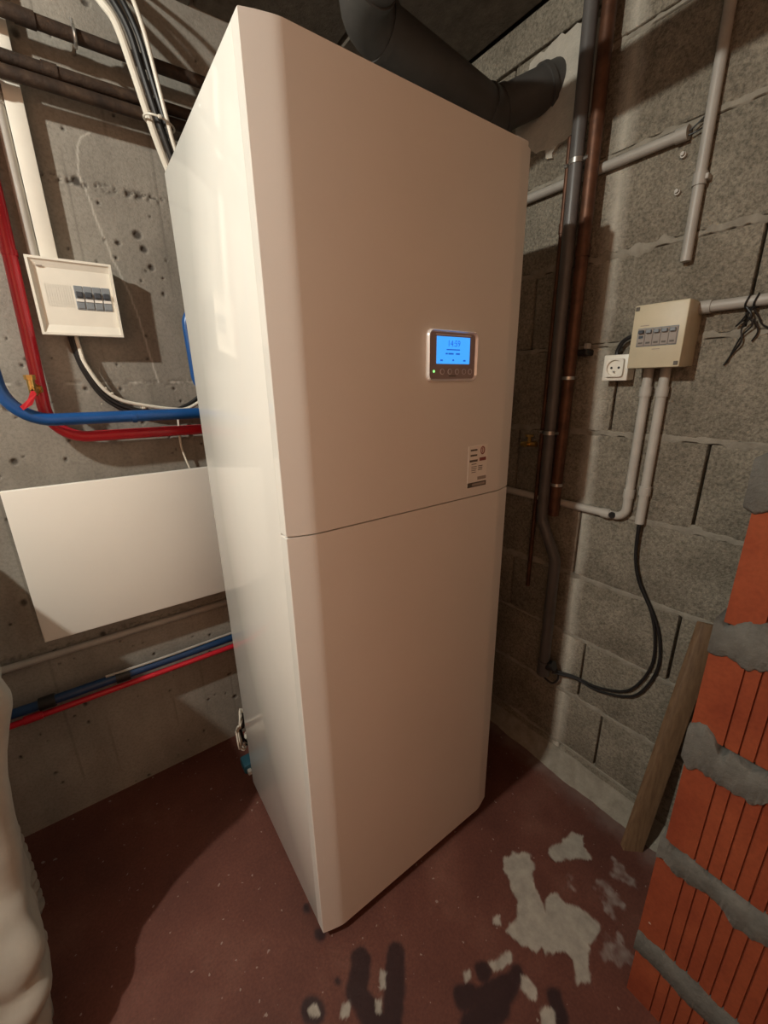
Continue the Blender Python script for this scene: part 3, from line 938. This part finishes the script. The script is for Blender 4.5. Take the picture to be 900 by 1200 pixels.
for k, (x, z, lab) in enumerate(((-0.168, 1.235, 'upper left white clip holding the fuse box cables'), (-0.156, 1.222, 'middle white clip on the bend of the fuse box cables'), (-0.088, 1.184, 'right white clip holding the cables above the blue pipe'))):
    bm = boxbm((x-0.006, 0.694, z-0.0035), (x+0.006, YW+0.001, z+0.0035), 0.0015, 1)
    tube(bm, [(x, 0.690, z), (x, 0.697, z)], 0.0022, 8)
    tag(centre(obj('cable_clip', bm, 'white_wire')), lab, 'clip', 'clips on the fuse box cables')

# flat white heater
t = thing('wall_heater', 'flat white wall heater panel mounted below the blue and red pipes', 'heater', (-0.05, 0.68, 0.615))
obj('panel', boxbm((-0.4125, 0.655, 0.6150), (0.36, 0.668, 1.0135), 0.0022, 3), 'white_panel', t)
obj('back_frame', boxbm((-0.36, 0.668, 0.66), (0.31, 0.690, 0.97), 0.003, 1), 'white_panel', t)
for x in (-0.28, 0.22):
    obj('bracket', boxbm((x-0.02, 0.690, 0.70), (x+0.02, YW+0.002, 0.94), 0.002, 1), 'steel', t)

# low pipes
t = thing('conduit', 'grey conduit low on the concrete wall, in the shadow below the heater', 'conduit', (-0.2, 0.705, 0.54))
obj('tube', tubebm([(-0.95, 0.708, 0.545), (0.55, 0.708, 0.552)], 0.0098, 14), 'grey_plastic', t)
obj('saddle', ring_band((-0.02, 0.708, 0.549), (1, 0, 0), 0.0115, 0.015), 'grey_plastic', t)
t = thing('blue_pipe', 'dark blue pipe low on the wall, just above the low red pipe', 'pipe', (-0.2, 0.68, 0.43))
obj('pipe', tubebm([(-0.95, 0.678, 0.432), (0.55, 0.678, 0.432)], 0.0130, 16), 'blue_dark', t)
for x in (-0.445, -0.27):
    obj('coupling', ring_band((x, 0.678, 0.432), (1, 0, 0), 0.0175, 0.035), 'black', t)
t = thing('red_pipe', 'thin red pipe low on the concrete wall near the floor', 'pipe', (-0.2, 0.68, 0.40))
obj('pipe', tubebm([(-0.95, 0.674, 0.403), (0.55, 0.674, 0.400)], 0.0085, 16), 'red', t)
for x, r in ((-0.48, 0.0115),):
    obj('coupling', ring_band((x, 0.674, 0.4035), (1, 0, 0), r, 0.04), 'red', t)
o = cable('cable', 'thin pale cable lying along the top of the low blue pipe', [(-0.31, 0.676, 0.4485), (-0.22, 0.672, 0.4490), (-0.13, 0.672, 0.4488), (-0.06, 0.674, 0.4490), (0.0, 0.676, 0.4490), (0.12, 0.678, 0.4490)], 0.0038, 'grey_plastic')
bm = tubebm([(-0.147, YW+0.01, 0.372), (-0.147, 0.708, 0.372)], 0.004, 10)
tube(bm, [(-0.147, 0.7085, 0.372), (-0.147, 0.704, 0.372)], [0.0065, 0.0045], 10)
tag(centre(obj('screw', bm, 'steel')), 'bright screw head in the concrete just below the low red pipe', 'screw')

# coil of cable at the cabinet's rear corner
def coil(label, mat, phase, r0, off):
    pts = []
    for k in range(34):
        a = k/33*2*math.pi*2.2+phase
        rr = r0*(1+0.18*math.sin(2.3*a+phase))
        pts.append((0.020+off+0.42*rr*math.cos(a), 0.585+0.5*rr*math.cos(a+0.4)+0.012*math.sin(5*a), 0.135+1.25*rr*math.sin(a)))
    return cable('cable', label, pts, 0.0032, mat, 'coiled cables at the cabinet corner', n=3, seg=8)
coil('white looped cable hanging at the rear bottom corner of the cabinet', 'white_wire', 0.3, 0.052, 0.0)
coil('black looped cable tangled with the white loops at the cabinet corner', 'black', 1.5, 0.046, 0.004)
coil('second white looped cable, outer loop at the cabinet bottom corner', 'white_wire', 2.4, 0.058, -0.004)
t = thing('connector', 'teal plug lying under the coiled cable beside the cabinet', 'connector', (0.03, 0.55, 0))
obj('body', boxbm((-0.008, 0.535, 0.0), (0.06, 0.585, 0.035), 0.006, 2), 'teal', t)
obj('tip', boxbm((0.0, 0.520, 0.006), (0.012, 0.536, 0.022), 0.002, 1), 'grey_plastic', t)

# ---------------------------------------------------------------- on the block wall
def conduit(label, pts, r, couplers=(), mat='grey_plastic', rad=0.025, extra=None):
    c = Vector(pts[0])
    t = thing('conduit', label, 'conduit', c)
    obj('tube', tubebm(fillet(pts, rad, 8), r, 16), mat, t)
    for p, ax in couplers:
        obj('coupler', ring_band(p, ax, r*1.22, 0.022, 16), mat, t)
    return t
xc = XB-0.0125
t = conduit('grey conduit running level behind the copper pipes, open end with wires', [(xc, 0.68, 1.700), (xc, -0.140, 1.700)], 0.0105, [((xc, -0.135, 1.70), (0, 1, 0))])
cable('cable', 'upper thin dark wire from the open conduit end to the vertical conduit', [(xc, -0.130, 1.700), (xc, -0.146, 1.702), (XB-0.010, -0.162, 1.712), (XB-0.014, -0.178, 1.720)], 0.0016, 'black', 'wires at the open conduit end', seg=6)
cable('cable', 'lower thin dark wire from the open conduit end to the vertical conduit', [(xc, -0.130, 1.697), (xc, -0.146, 1.695), (XB-0.010, -0.160, 1.697), (XB-0.014, -0.177, 1.700)], 0.0016, 'black', 'wires at the open conduit end', seg=6)
t = conduit('vertical grey conduit on the upper right of the block wall, cut off at the bottom', [(xc, -0.180, 2.10), (xc, -0.180, 1.466)], 0.0100, [((xc, -0.180, 1.61), (0, 0, 1))])
obj('saddle', boxbm((XB-0.018, -0.196, 1.606), (XB+0.002, -0.186, 1.616), 0.001, 1), 'grey_plastic', t)
for z, lab in ((1.667, 'upper of two pale wall plugs below the conduit'), (1.603, 'lower of two pale wall plugs below the conduit')):
    bm = tubebm([(XB+0.01, -0.139, z), (XB-0.006, -0.139, z)], 0.0055, 12)
    tube(bm, [(XB-0.006, -0.139, z+0.001), (XB-0.011, -0.139, z+0.001)], [0.0045, 0.0035], 10)
    tag(centre(obj('wall_plug', bm, 'grey_light')), lab, 'plug', 'wall plugs in the block wall')

# cream distribution box
t = thing('fuse_box', 'small cream fuse box with five breakers on the block wall above two conduits', 'fuse box', (XB-0.03, -0.17, 1.257))
xf = XB-0.074
obj('case', boxbm((xf+0.004, -0.2235, 1.2575), (XB+0.004, -0.1225, 1.3835), 0.003, 2), 'cream_plastic', t)
cv = obj('cover', boxbm((xf, -0.2250, 1.2560), (xf+0.045, -0.1210, 1.3850), 0.003, 2), 'cream_plastic', t)
obj('window_frame', boxbm((xf-0.0012, -0.2130, 1.3005), (xf+0.002, -0.1345, 1.3375), 0.0006, 1), 'breaker', t)
for k in range(5):
    y1 = -0.1360-k*0.0153
    b_ = obj('breaker', boxbm((xf-0.0028, y1-0.0147, 1.3020), (xf+0.002, y1, 1.3360), 0.0008, 1), 'print_grey', t)
    obj('toggle', boxbm((xf-0.0085, y1-0.0125, 1.3265), (xf-0.0020, y1-0.0022, 1.3335), 0.001, 1), 'breaker' if k else 'breaker_dark', b_)
    obj('breaker_mark', boxbm((xf-0.0034, y1-0.0115, 1.3060), (xf-0.0026, y1-0.0032, 1.3095)), 'print', b_)
    if k == 0:
        obj('test_button', boxbm((xf-0.0045, y1-0.0115, 1.3170), (xf-0.0020, y1-0.0032, 1.3225), 0.0005, 1), 'breaker_dark', b_)
for y, z in ((-0.1275, 1.3775), (-0.2180, 1.2640)):
    bm = boxbm((xf-0.0012, y-0.004, z-0.004), (xf+0.001, y+0.004, z+0.004), 0.0005, 1)
    obj('cover_screw', bm, 'print', t)
obj('cover_mark', boxbm((xf-0.0006, -0.155, 1.3420), (xf+0.001, -0.138, 1.3435)), 'print_grey', t)
obj('cover_mark', boxbm((xf-0.0006, -0.183, 1.2935), (xf+0.001, -0.168, 1.2950)), 'print_grey', t)
t = conduit('grey conduit running right from the cream fuse box along the block wall', [(xc, -0.215, 1.372), (xc, -1.25, 1.372)], 0.0108, [((xc, -0.232, 1.372), (0, 1, 0))])
conduit('left of two grey conduits below the cream fuse box, bending left at its foot', [(xc, -0.1435, 1.258), (xc, -0.1435, 0.894), (xc, 0.40, 0.899)], 0.0106, [((xc, -0.1435, 1.205), (0, 0, 1)), ((xc, -0.1435, 0.958), (0, 0, 1)), ((xc, -0.095, 0.8945), (0, 1, 0))], mat='grey_light')
conduit('right of two grey conduits below the cream fuse box, black cables leaving its foot', [(xc, -0.1785, 1.258), (xc, -0.1785, 0.888)], 0.0106, [((xc, -0.1785, 1.205), (0, 0, 1)), ((xc, -0.1785, 0.972), (0, 0, 1))], mat='grey_light')
o = tubebm([(XB-0.024, -0.115, 0.896), (XB-0.0205, -0.115, 0.896)], 0.0085, 14)
tag(centre(obj('conduit_plug', o, 'black')), 'dark round opening on the elbow of the left conduit', 'plug')

# socket
t = thing('power_socket', 'white square power socket left of the cream fuse box', 'socket', (XB-0.015, -0.078, 1.2305))
xs_ = XB-0.036
obj('box', boxbm((xs_+0.006, -0.1060, 1.2315), (XB+0.004, -0.0490, 1.2885), 0.002, 1), 'white_plastic', t)
obj('plate', boxbm((xs_, -0.1070, 1.2305), (xs_+0.009, -0.0480, 1.2895), 0.002, 2), 'white_plastic', t)
bm = bmesh.new()
cy_, cz_ = -0.0775, 1.2600
sq = []; circ = []
for a in np.linspace(0, 2*math.pi, 40, endpoint=False):
    ca, sa = math.cos(a), math.sin(a)
    k_ = 0.0215/((abs(ca)**8+abs(sa)**8)**0.125)
    sq.append((k_*ca, k_*sa)); circ.append((0.0178*ca, 0.0178*sa))
n_ = len(sq)
rgs = [[bm.verts.new((xs_-0.0065, cy_+y*0.96, cz_+z*0.96)) for y, z in sq], [bm.verts.new((xs_+0.001, cy_+y, cz_+z)) for y, z in sq]]
rgs.insert(0, [bm.verts.new((xs_-0.0065, cy_+y, cz_+z)) for y, z in circ])
rgs.insert(0, [bm.verts.new((xs_-0.0010, cy_+y*0.95, cz_+z*0.95)) for y, z in circ])
for a, b in zip(rgs[:-1], rgs[1:]):
    for k in range(n_):
        bm.faces.new((a[k], a[(k+1) % n_], b[(k+1) % n_], b[k]))
bm.faces.new(rgs[0])
ins = obj('insert', bm, 'white_plastic', t)
for dy in (-0.0085, 0.0085):
    obj('hole', tubebm([(xs_-0.0005, cy_+dy, cz_), (xs_-0.0014, cy_+dy, cz_)], 0.0028, 12), 'black', ins)
obj('earth_pin', tubebm([(xs_-0.0005, cy_, cz_-0.009), (xs_-0.0060, cy_, cz_-0.009)], [0.0026, 0.0022], 10), 'steel', ins)
cable('cable', 'short black cable arching from the socket to the cream fuse box', [(XB-0.016, -0.068, 1.286), (XB-0.016, -0.068, 1.300), (XB-0.018, -0.078, 1.318), (XB-0.020, -0.098, 1.328), (XB-0.022, -0.126, 1.326)], 0.0050, 'black')

# dark wires wound on the right conduit
t = thing('loose_wires', 'thin dark loose wires twisted around the conduit right of the cream fuse box', 'wires', (XB-0.02, -0.30, 1.26))
def wr_(pts, r=0.0016):
    obj('wire', tubebm(spline(pts, 6), r, 6), 'black', t)
for y in (-0.302, -0.315):
    pts = [(xc+0.0125*math.cos(a), y+0.002*math.sin(a*2), 1.372+0.0125*math.sin(a)) for a in np.linspace(0, 2*math.pi, 18, endpoint=False)]
    obj('wire', tubebm(pts, 0.0017, 6, closed=True), 'black', t)
wr_([(XB-0.020, -0.302, 1.362), (XB-0.018, -0.312, 1.345), (XB-0.012, -0.300, 1.325), (XB-0.010, -0.303, 1.300), (XB-0.006, -0.292, 1.280), (XB-0.004, -0.281, 1.257)])
wr_([(XB-0.020, -0.315, 1.362), (XB-0.016, -0.306, 1.348), (XB-0.014, -0.316, 1.330), (XB-0.008, -0.300, 1.308), (XB-0.005, -0.285, 1.262)])
wr_([(XB-0.018, -0.309, 1.360), (XB-0.014, -0.298, 1.340), (XB-0.010, -0.289, 1.330), (XB-0.006, -0.296, 1.338), (XB-0.006, -0.310, 1.345)])
wr_([(XB-0.018, -0.311, 1.362), (XB-0.010, -0.322, 1.342), (XB-0.006, -0.330, 1.328), (XB-0.005, -0.350, 1.318), (XB-0.005, -0.372, 1.315)])
wr_([(XB-0.014, -0.316, 1.340), (XB-0.008, -0.325, 1.318), (XB-0.005, -0.318, 1.300)])

# black cables falling from the conduit
cable('cable', 'black cable falling from the right conduit in a loop, inner of two', [(xc+0.002, -0.1765, 0.93), (xc+0.002, -0.1770, 0.88), (XB-0.008, -0.181, 0.80), (XB-0.007, -0.198, 0.735), (XB-0.007, -0.238, 0.665), (XB-0.007, -0.258, 0.600), (XB-0.007, -0.264, 0.520), (XB-0.008, -0.240, 0.440), (XB-0.008, -0.205, 0.395), (XB-0.009, -0.137, 0.366), (XB-0.012, -0.075, 0.362), (XB-0.03, -0.015, 0.358)], 0.0037, 'black', 'black cables looping on the block wall')
cable('cable', 'black cable falling from the right conduit in a loop, outer of two', [(xc-0.004, -0.1810, 0.93), (xc-0.004, -0.1810, 0.88), (XB-0.014, -0.184, 0.80), (XB-0.011, -0.203, 0.735), (XB-0.008, -0.248, 0.655), (XB-0.007, -0.270, 0.595), (XB-0.007, -0.278, 0.515), (XB-0.008, -0.252, 0.425), (XB-0.008, -0.212, 0.383), (XB-0.010, -0.137, 0.356), (XB-0.014, -0.075, 0.358), (XB-0.035, -0.012, 0.350)], 0.0037, 'black', 'black cables looping on the block wall')
cable('cable', 'small black cable loop below the foot of the dark drain pipe', [(XB-0.045, -0.005, 0.375), (XB-0.025, -0.022, 0.360), (XB-0.018, -0.024, 0.325), (XB-0.022, -0.010, 0.302), (XB-0.03, 0.010, 0.310), (XB-0.04, 0.02, 0.33)], 0.0034, 'black')

# drain pipe, copper pipes
t = thing('drain_pipe', 'dark grey drain pipe running down beside the copper pipe, offset near the floor', 'pipe', (XB-0.055, 0.04, 0.33))
obj('pipe', tubebm(fillet([(XB-0.050, 0.072, ZC), (XB-0.050, 0.068, 0.845), (XB-0.050, 0.012, 0.735), (XB-0.050, 0.010, 0.345)], 0.05, 8), 0.0158, 18), 'drain_grey', t)
for z in (1.718, 1.096):
    bm = ring_band((XB-0.050, 0.070, z), (0, 0, 1), 0.0178, 0.010)
    tube(bm, [(XB-0.034, 0.070, z), (XB+0.01, 0.070, z)], 0.004, 8)
    tube(bm, [(XB-0.052, 0.050, z), (XB-0.052, 0.040, z)], 0.0045, 8)
    tube(bm, [(XB-0.052, 0.090, z), (XB-0.052, 0.098, z)], 0.0045, 8)
    obj('clamp', bm, 'steel', t)
obj('fitting', ring_band((XB-0.050, 0.010, 0.365), (0, 0, 1), 0.0195, 0.05), 'drain_grey', t)
bm = tubebm([(XB-0.050, 0.010, 0.372), (XB-0.045, -0.022, 0.385)], 0.016, 14)
obj('trap', bm, 'black', t)
t = thing('copper_pipe', 'thick tarnished copper pipe right of the dark drain pipe', 'pipe', (XB-0.04, 0.037, 0.84))
obj('pipe', tubebm([(XB-0.040, 0.036, ZC), (XB-0.040, 0.037, 1.30), (XB-0.040, 0.039, 0.862)], 0.0150, 18), 'copper', t)
for z in (1.239, 0.953):
    bm = ring_band((XB-0.040, 0.0385, z), (0, 0, 1), 0.0166, 0.008)
    tube(bm, [(XB-0.026, 0.0385, z), (XB+0.01, 0.0385, z)], 0.003, 8)
    obj('clamp', bm, 'steel', t)
obj('coupling', ring_band((XB-0.040, 0.0365, 1.53), (0, 0, 1), 0.0170, 0.025), 'copper', t)
t = thing('copper_pipe', 'thin copper pipe left of the dark drain pipe', 'pipe', (XB-0.02, 0.11, 0.6))
obj('pipe', tubebm([(XB-0.020, 0.111, 1.79), (XB-0.020, 0.114, 0.60)], 0.0062, 12), 'copper', t)
obj('coupling', ring_band((XB-0.020, 0.1115, 1.60), (0, 0, 1), 0.0078, 0.022), 'copper', t)
t = thing('stop_valve', 'small brass stop valve in the shadow beside the drain pipe', 'valve', (XB-0.03, 0.147, 1.055))
bm = tubebm([(XB+0.01, 0.147, 1.055), (XB-0.050, 0.147, 1.055)], 0.007, 12)
tube(bm, [(XB-0.030, 0.172, 1.053), (XB-0.030, 0.122, 1.057)], 0.0075, 12)
tube(bm, [(XB-0.030, 0.147, 1.055), (XB-0.030, 0.147, 1.078)], [0.007, 0.005], 10)
obj('body', bm, 'brass', t)
obj('handle', ring_band((XB-0.030, 0.147, 1.080), (0, 0, 1), 0.012, 0.006, 8), 'brass', t)
t = thing('wall_bracket', 'small dark bracket with pale tip beside the copper pipe above the socket height', 'bracket', (XB-0.02, 0.01, 1.30))
obj('arm', boxbm((XB-0.035, 0.000, 1.2925), (XB+0.004, 0.030, 1.3075), 0.003, 1), 'black', t)
obj('tip', boxbm((XB-0.030, 0.0, 1.308), (XB-0.014, 0.012, 1.322), 0.002, 1), 'grey_plastic', t)

# ---------------------------------------------------------------- brick wall stub on the right
BX = 0.48
BY = -0.452
wf = struct(obj('wall_front', boxbm((BX+0.03, Y0, 0), (BX+0.17, BY-0.03, 1.10)), 'mortar_grey'))
courses = [(0.0, 0.128), (0.178, 0.388), (0.438, 0.632), (0.685, 0.838), (0.888, 1.068)]
GROOVES = [0.045+0.0185*k for k in range(14)]
def hollow_brick(y1, z0, z1, ln, end_off):
    """face towards -x with vertical scored grooves; y1 = end nearest the cabinet"""
    bm = bmesh.new()
    pts = [(BX, y1)]
    for g in GROOVES:
        if g > ln-0.01:
            break
        y = y1-g
        pts += [(BX, y+0.0013), (BX+0.004, y+0.0006), (BX+0.004, y-0.0006), (BX, y-0.0013)]
    pts += [(BX, y1-ln), (BX+0.15, y1-ln), (BX+0.15, y1)]
    extrude_poly(bm, [(x, y, z0) for x, y in pts], (0, 0, z1-z0))
    return bm
for i, (z0, z1) in enumerate(courses):
    off = [0.0, 0.004, -0.002, 0.002, -0.006][i]
    y = BY+off
    L = 0.30 if i % 2 else 0.22
    first = True
    while y > Y0:
        ln = min(L, y-Y0)
        if ln > 0.03:
            obj('brick', hollow_brick(y, z0, z1, ln, 0), 'brick', wf, smooth=False)
        y -= ln+0.012
        L = 0.30
    # mortar bed above the course, squeezed over the face in ragged lobes
    zt = courses[i+1][0] if i+1 < len(courses) else 1.125
    bm = bmesh.new()
    n = 150
    ys = np.concatenate([np.linspace(BY+0.004, BY-0.25, n-20), np.linspace(BY-0.26, Y0, 20)])
    sm = vnoise(ys*26, ys*0+i*2.7, 100+i, 5)
    sm2 = vnoise(ys*26, ys*0+i*5.1, 130+i, 5)
    amp = 0.075 if i in (1, 2, 3) else 0.035
    prev = None
    zmid = (z1+zt)/2
    for k in range(n):
        taper = min(1.0, 0.35+k*0.12)
        up = zt+0.004+sm[k]*amp*taper
        dn = z1-0.004+sm2[k]*amp*taper
        up = max(up, zmid+0.012); dn = min(dn, zmid-0.012)
        bul = 0.0035+0.005*(vnoise(np.array([ys[k]*40]), np.array([i*1.3]), 160)[0]+0.4)
        ring = [bm.verts.new((BX+0.14, ys[k], dn)), bm.verts.new((BX-0.0006, ys[k], dn)), bm.verts.new((BX-bul, ys[k], dn+(up-dn)*0.07)),
                bm.verts.new((BX-bul, ys[k], dn+(up-dn)*0.55)), bm.verts.new((BX-bul, ys[k], up-(up-dn)*0.07)), bm.verts.new((BX-0.0006, ys[k], up)), bm.verts.new((BX+0.14, ys[k], up))]
        if prev:
            for j in range(6):
                bm.faces.new((prev[j], prev[j+1], ring[j+1], ring[j]))
            bm.faces.new((prev[6], prev[0], ring[0], ring[6]))
        else:
            bm.faces.new(list(reversed(ring)))
        prev = ring
    obj('mortar_joint', bm, 'mortar_grey', wf, angle=60)

# plank leaning between wall and brickwork
bm = bmesh.new()
b0 = [Vector((0.750, -0.318, 0.0)), Vector((0.788, -0.352, 0.0))]
tp = [Vector((0.846, -0.350, 0.690)), Vector((0.858, -0.384, 0.690))]
th = Vector((0.012, 0.014, 0))
top_th = Vector((0.004, 0.014, 0))
v = [b0[0], b0[1], b0[1]+th, b0[0]+th, tp[0], tp[1], tp[1]+top_th, tp[0]+top_th]
vv = [bm.verts.new(p) for p in v]
for f in ((0, 1, 2, 3), (4, 7, 6, 5), (0, 4, 5, 1), (1, 5, 6, 2), (2, 6, 7, 3), (3, 7, 4, 0)):
    bm.faces.new([vv[k] for k in f])
bmesh.ops.bevel(bm, geom=list(bm.edges), offset=0.0015, segments=1, affect='EDGES')
tag(centre(obj('plank', bm, 'wood')), 'narrow brown wooden plank leaning on the block wall beside the red bricks', 'plank')

# ---------------------------------------------------------------- sheet and hose at the left edge
def sheet():
    nu, nv = 150, 90
    U = np.linspace(0, 1, nu); V = np.linspace(0, 1, nv)
    UU, VV = np.meshgrid(U, V, indexing='ij')
    # plan path at the top: along the right side (y from .62 to .12), round the corner, along the front to the left
    A = 0.50; ctop = 0.10
    per = UU*1.10
    right = np.clip(per/0.50, 0, 1)
    frontp = np.clip((per-0.56)/0.54, 0, 1)
    cor = np.clip((per-0.50)/0.06, 0, 1)
    # silhouette of the corner by height
    zt, zb = 1.06, 0.004
    Z = zt+(zb-zt)*VV
    zs = np.array([0.0, 0.08, 0.164, 0.24, 0.30, 0.42, 0.54, 0.61, 0.70, 0.78, 0.84, 0.92, 1.0, 1.06])
    xsil = np.array([-0.495, -0.487, -0.478, -0.462, -0.460, -0.445, -0.432, -0.418, -0.390, -0.408, -0.445, -0.520, -0.580, -0.625])
    xr = np.interp(Z, zs, xsil)
    a = cor*math.pi/2
    rc = 0.035
    X = np.where(per < 0.50, xr, np.where(per < 0.56, xr-rc+rc*np.cos(a), xr-rc-frontp*0.50))
    Y = np.where(per < 0.50, 0.64-right*0.49, np.where(per < 0.56, 0.15-rc*np.sin(a), 0.15-rc))
    # folds: vertical ripples growing downwards, bunched rolls at the foot
    fold = np.sin(per*46+1.2*np.sin(per*11)+VV*1.5)*0.010*(0.15+0.85*VV)
    lumps = vnoise(per*7+VV*2, VV*5, 201, 3)*0.03
    roll = np.exp(-((Z-0.17)/0.12)**2)*(np.abs(np.sin(Z*40+per*7+2.0*vnoise(per*9, Z*9, 207, 3)))*2-1.3)*0.012*np.exp(-((per-0.52)/0.18)**2)
    d = fold*np.where(np.abs(per-0.53) < 0.10, 0.35, 1.0)+lumps*0.6+roll
    yc = np.interp(Z, [0.0, 0.2, 0.27, 0.35, 0.5, 0.7, 0.8, 0.95, 1.06], [0.15, 0.165, 0.20, 0.255, 0.28, 0.29, 0.30, 0.31, 0.34])-0.15
    Y = Y+yc*(0.64-Y)/0.49
    X = X-0.24*np.clip(Y-0.15, 0, 1)*(1-smooth01(Z, 0.82, 0.98))
    nxn = np.where(per < 0.50, 1.0, np.where(per < 0.56, np.cos(a), 0.0))
    nyn = np.where(per < 0.50, 0.0, np.where(per < 0.56, -np.sin(a), -1.0))
    X = X+nxn*d; Y = Y+nyn*d
    # hem climbs away from the corner on the front
    lift = 0.16*smooth01(frontp, 0.04, 0.25)+0.03*(1-right)*(per < 0.5)
    Z = Z+(VV**1.5)*np.minimum(lift, 0.6)
    co = np.stack([X, Y, Z], -1)
    bm = bmesh.new()
    vt = [[bm.verts.new(co[i, j]) for j in range(nv)] for i in range(nu)]
    for i in range(nu-1):
        for j in range(nv-1):
            bm.faces.new((vt[i][j], vt[i+1][j], vt[i+1][j+1], vt[i][j+1]))
    # top of the sheet
    top = [vt[i][0] for i in range(nu)]
    cen = [bm.verts.new((-0.96, 0.62, 1.065))]
    for i in range(nu-1):
        bm.faces.new((top[i+1], top[i], cen[0]))
    return bm
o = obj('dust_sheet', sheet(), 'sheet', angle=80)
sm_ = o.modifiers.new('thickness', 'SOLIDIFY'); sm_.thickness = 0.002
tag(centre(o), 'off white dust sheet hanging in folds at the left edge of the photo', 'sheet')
# corrugated hose behind the sheet
pts = []; rad = []
for k in range(64):
    z = 0.002+k*0.0075
    pts.append((-0.560+0.006*math.sin(z*7), 0.47, z))
    rad.append(0.032 if (k//2) % 2 else 0.025)
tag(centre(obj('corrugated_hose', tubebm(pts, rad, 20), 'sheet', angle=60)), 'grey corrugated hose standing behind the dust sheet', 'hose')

bpy.context.view_layer.update()
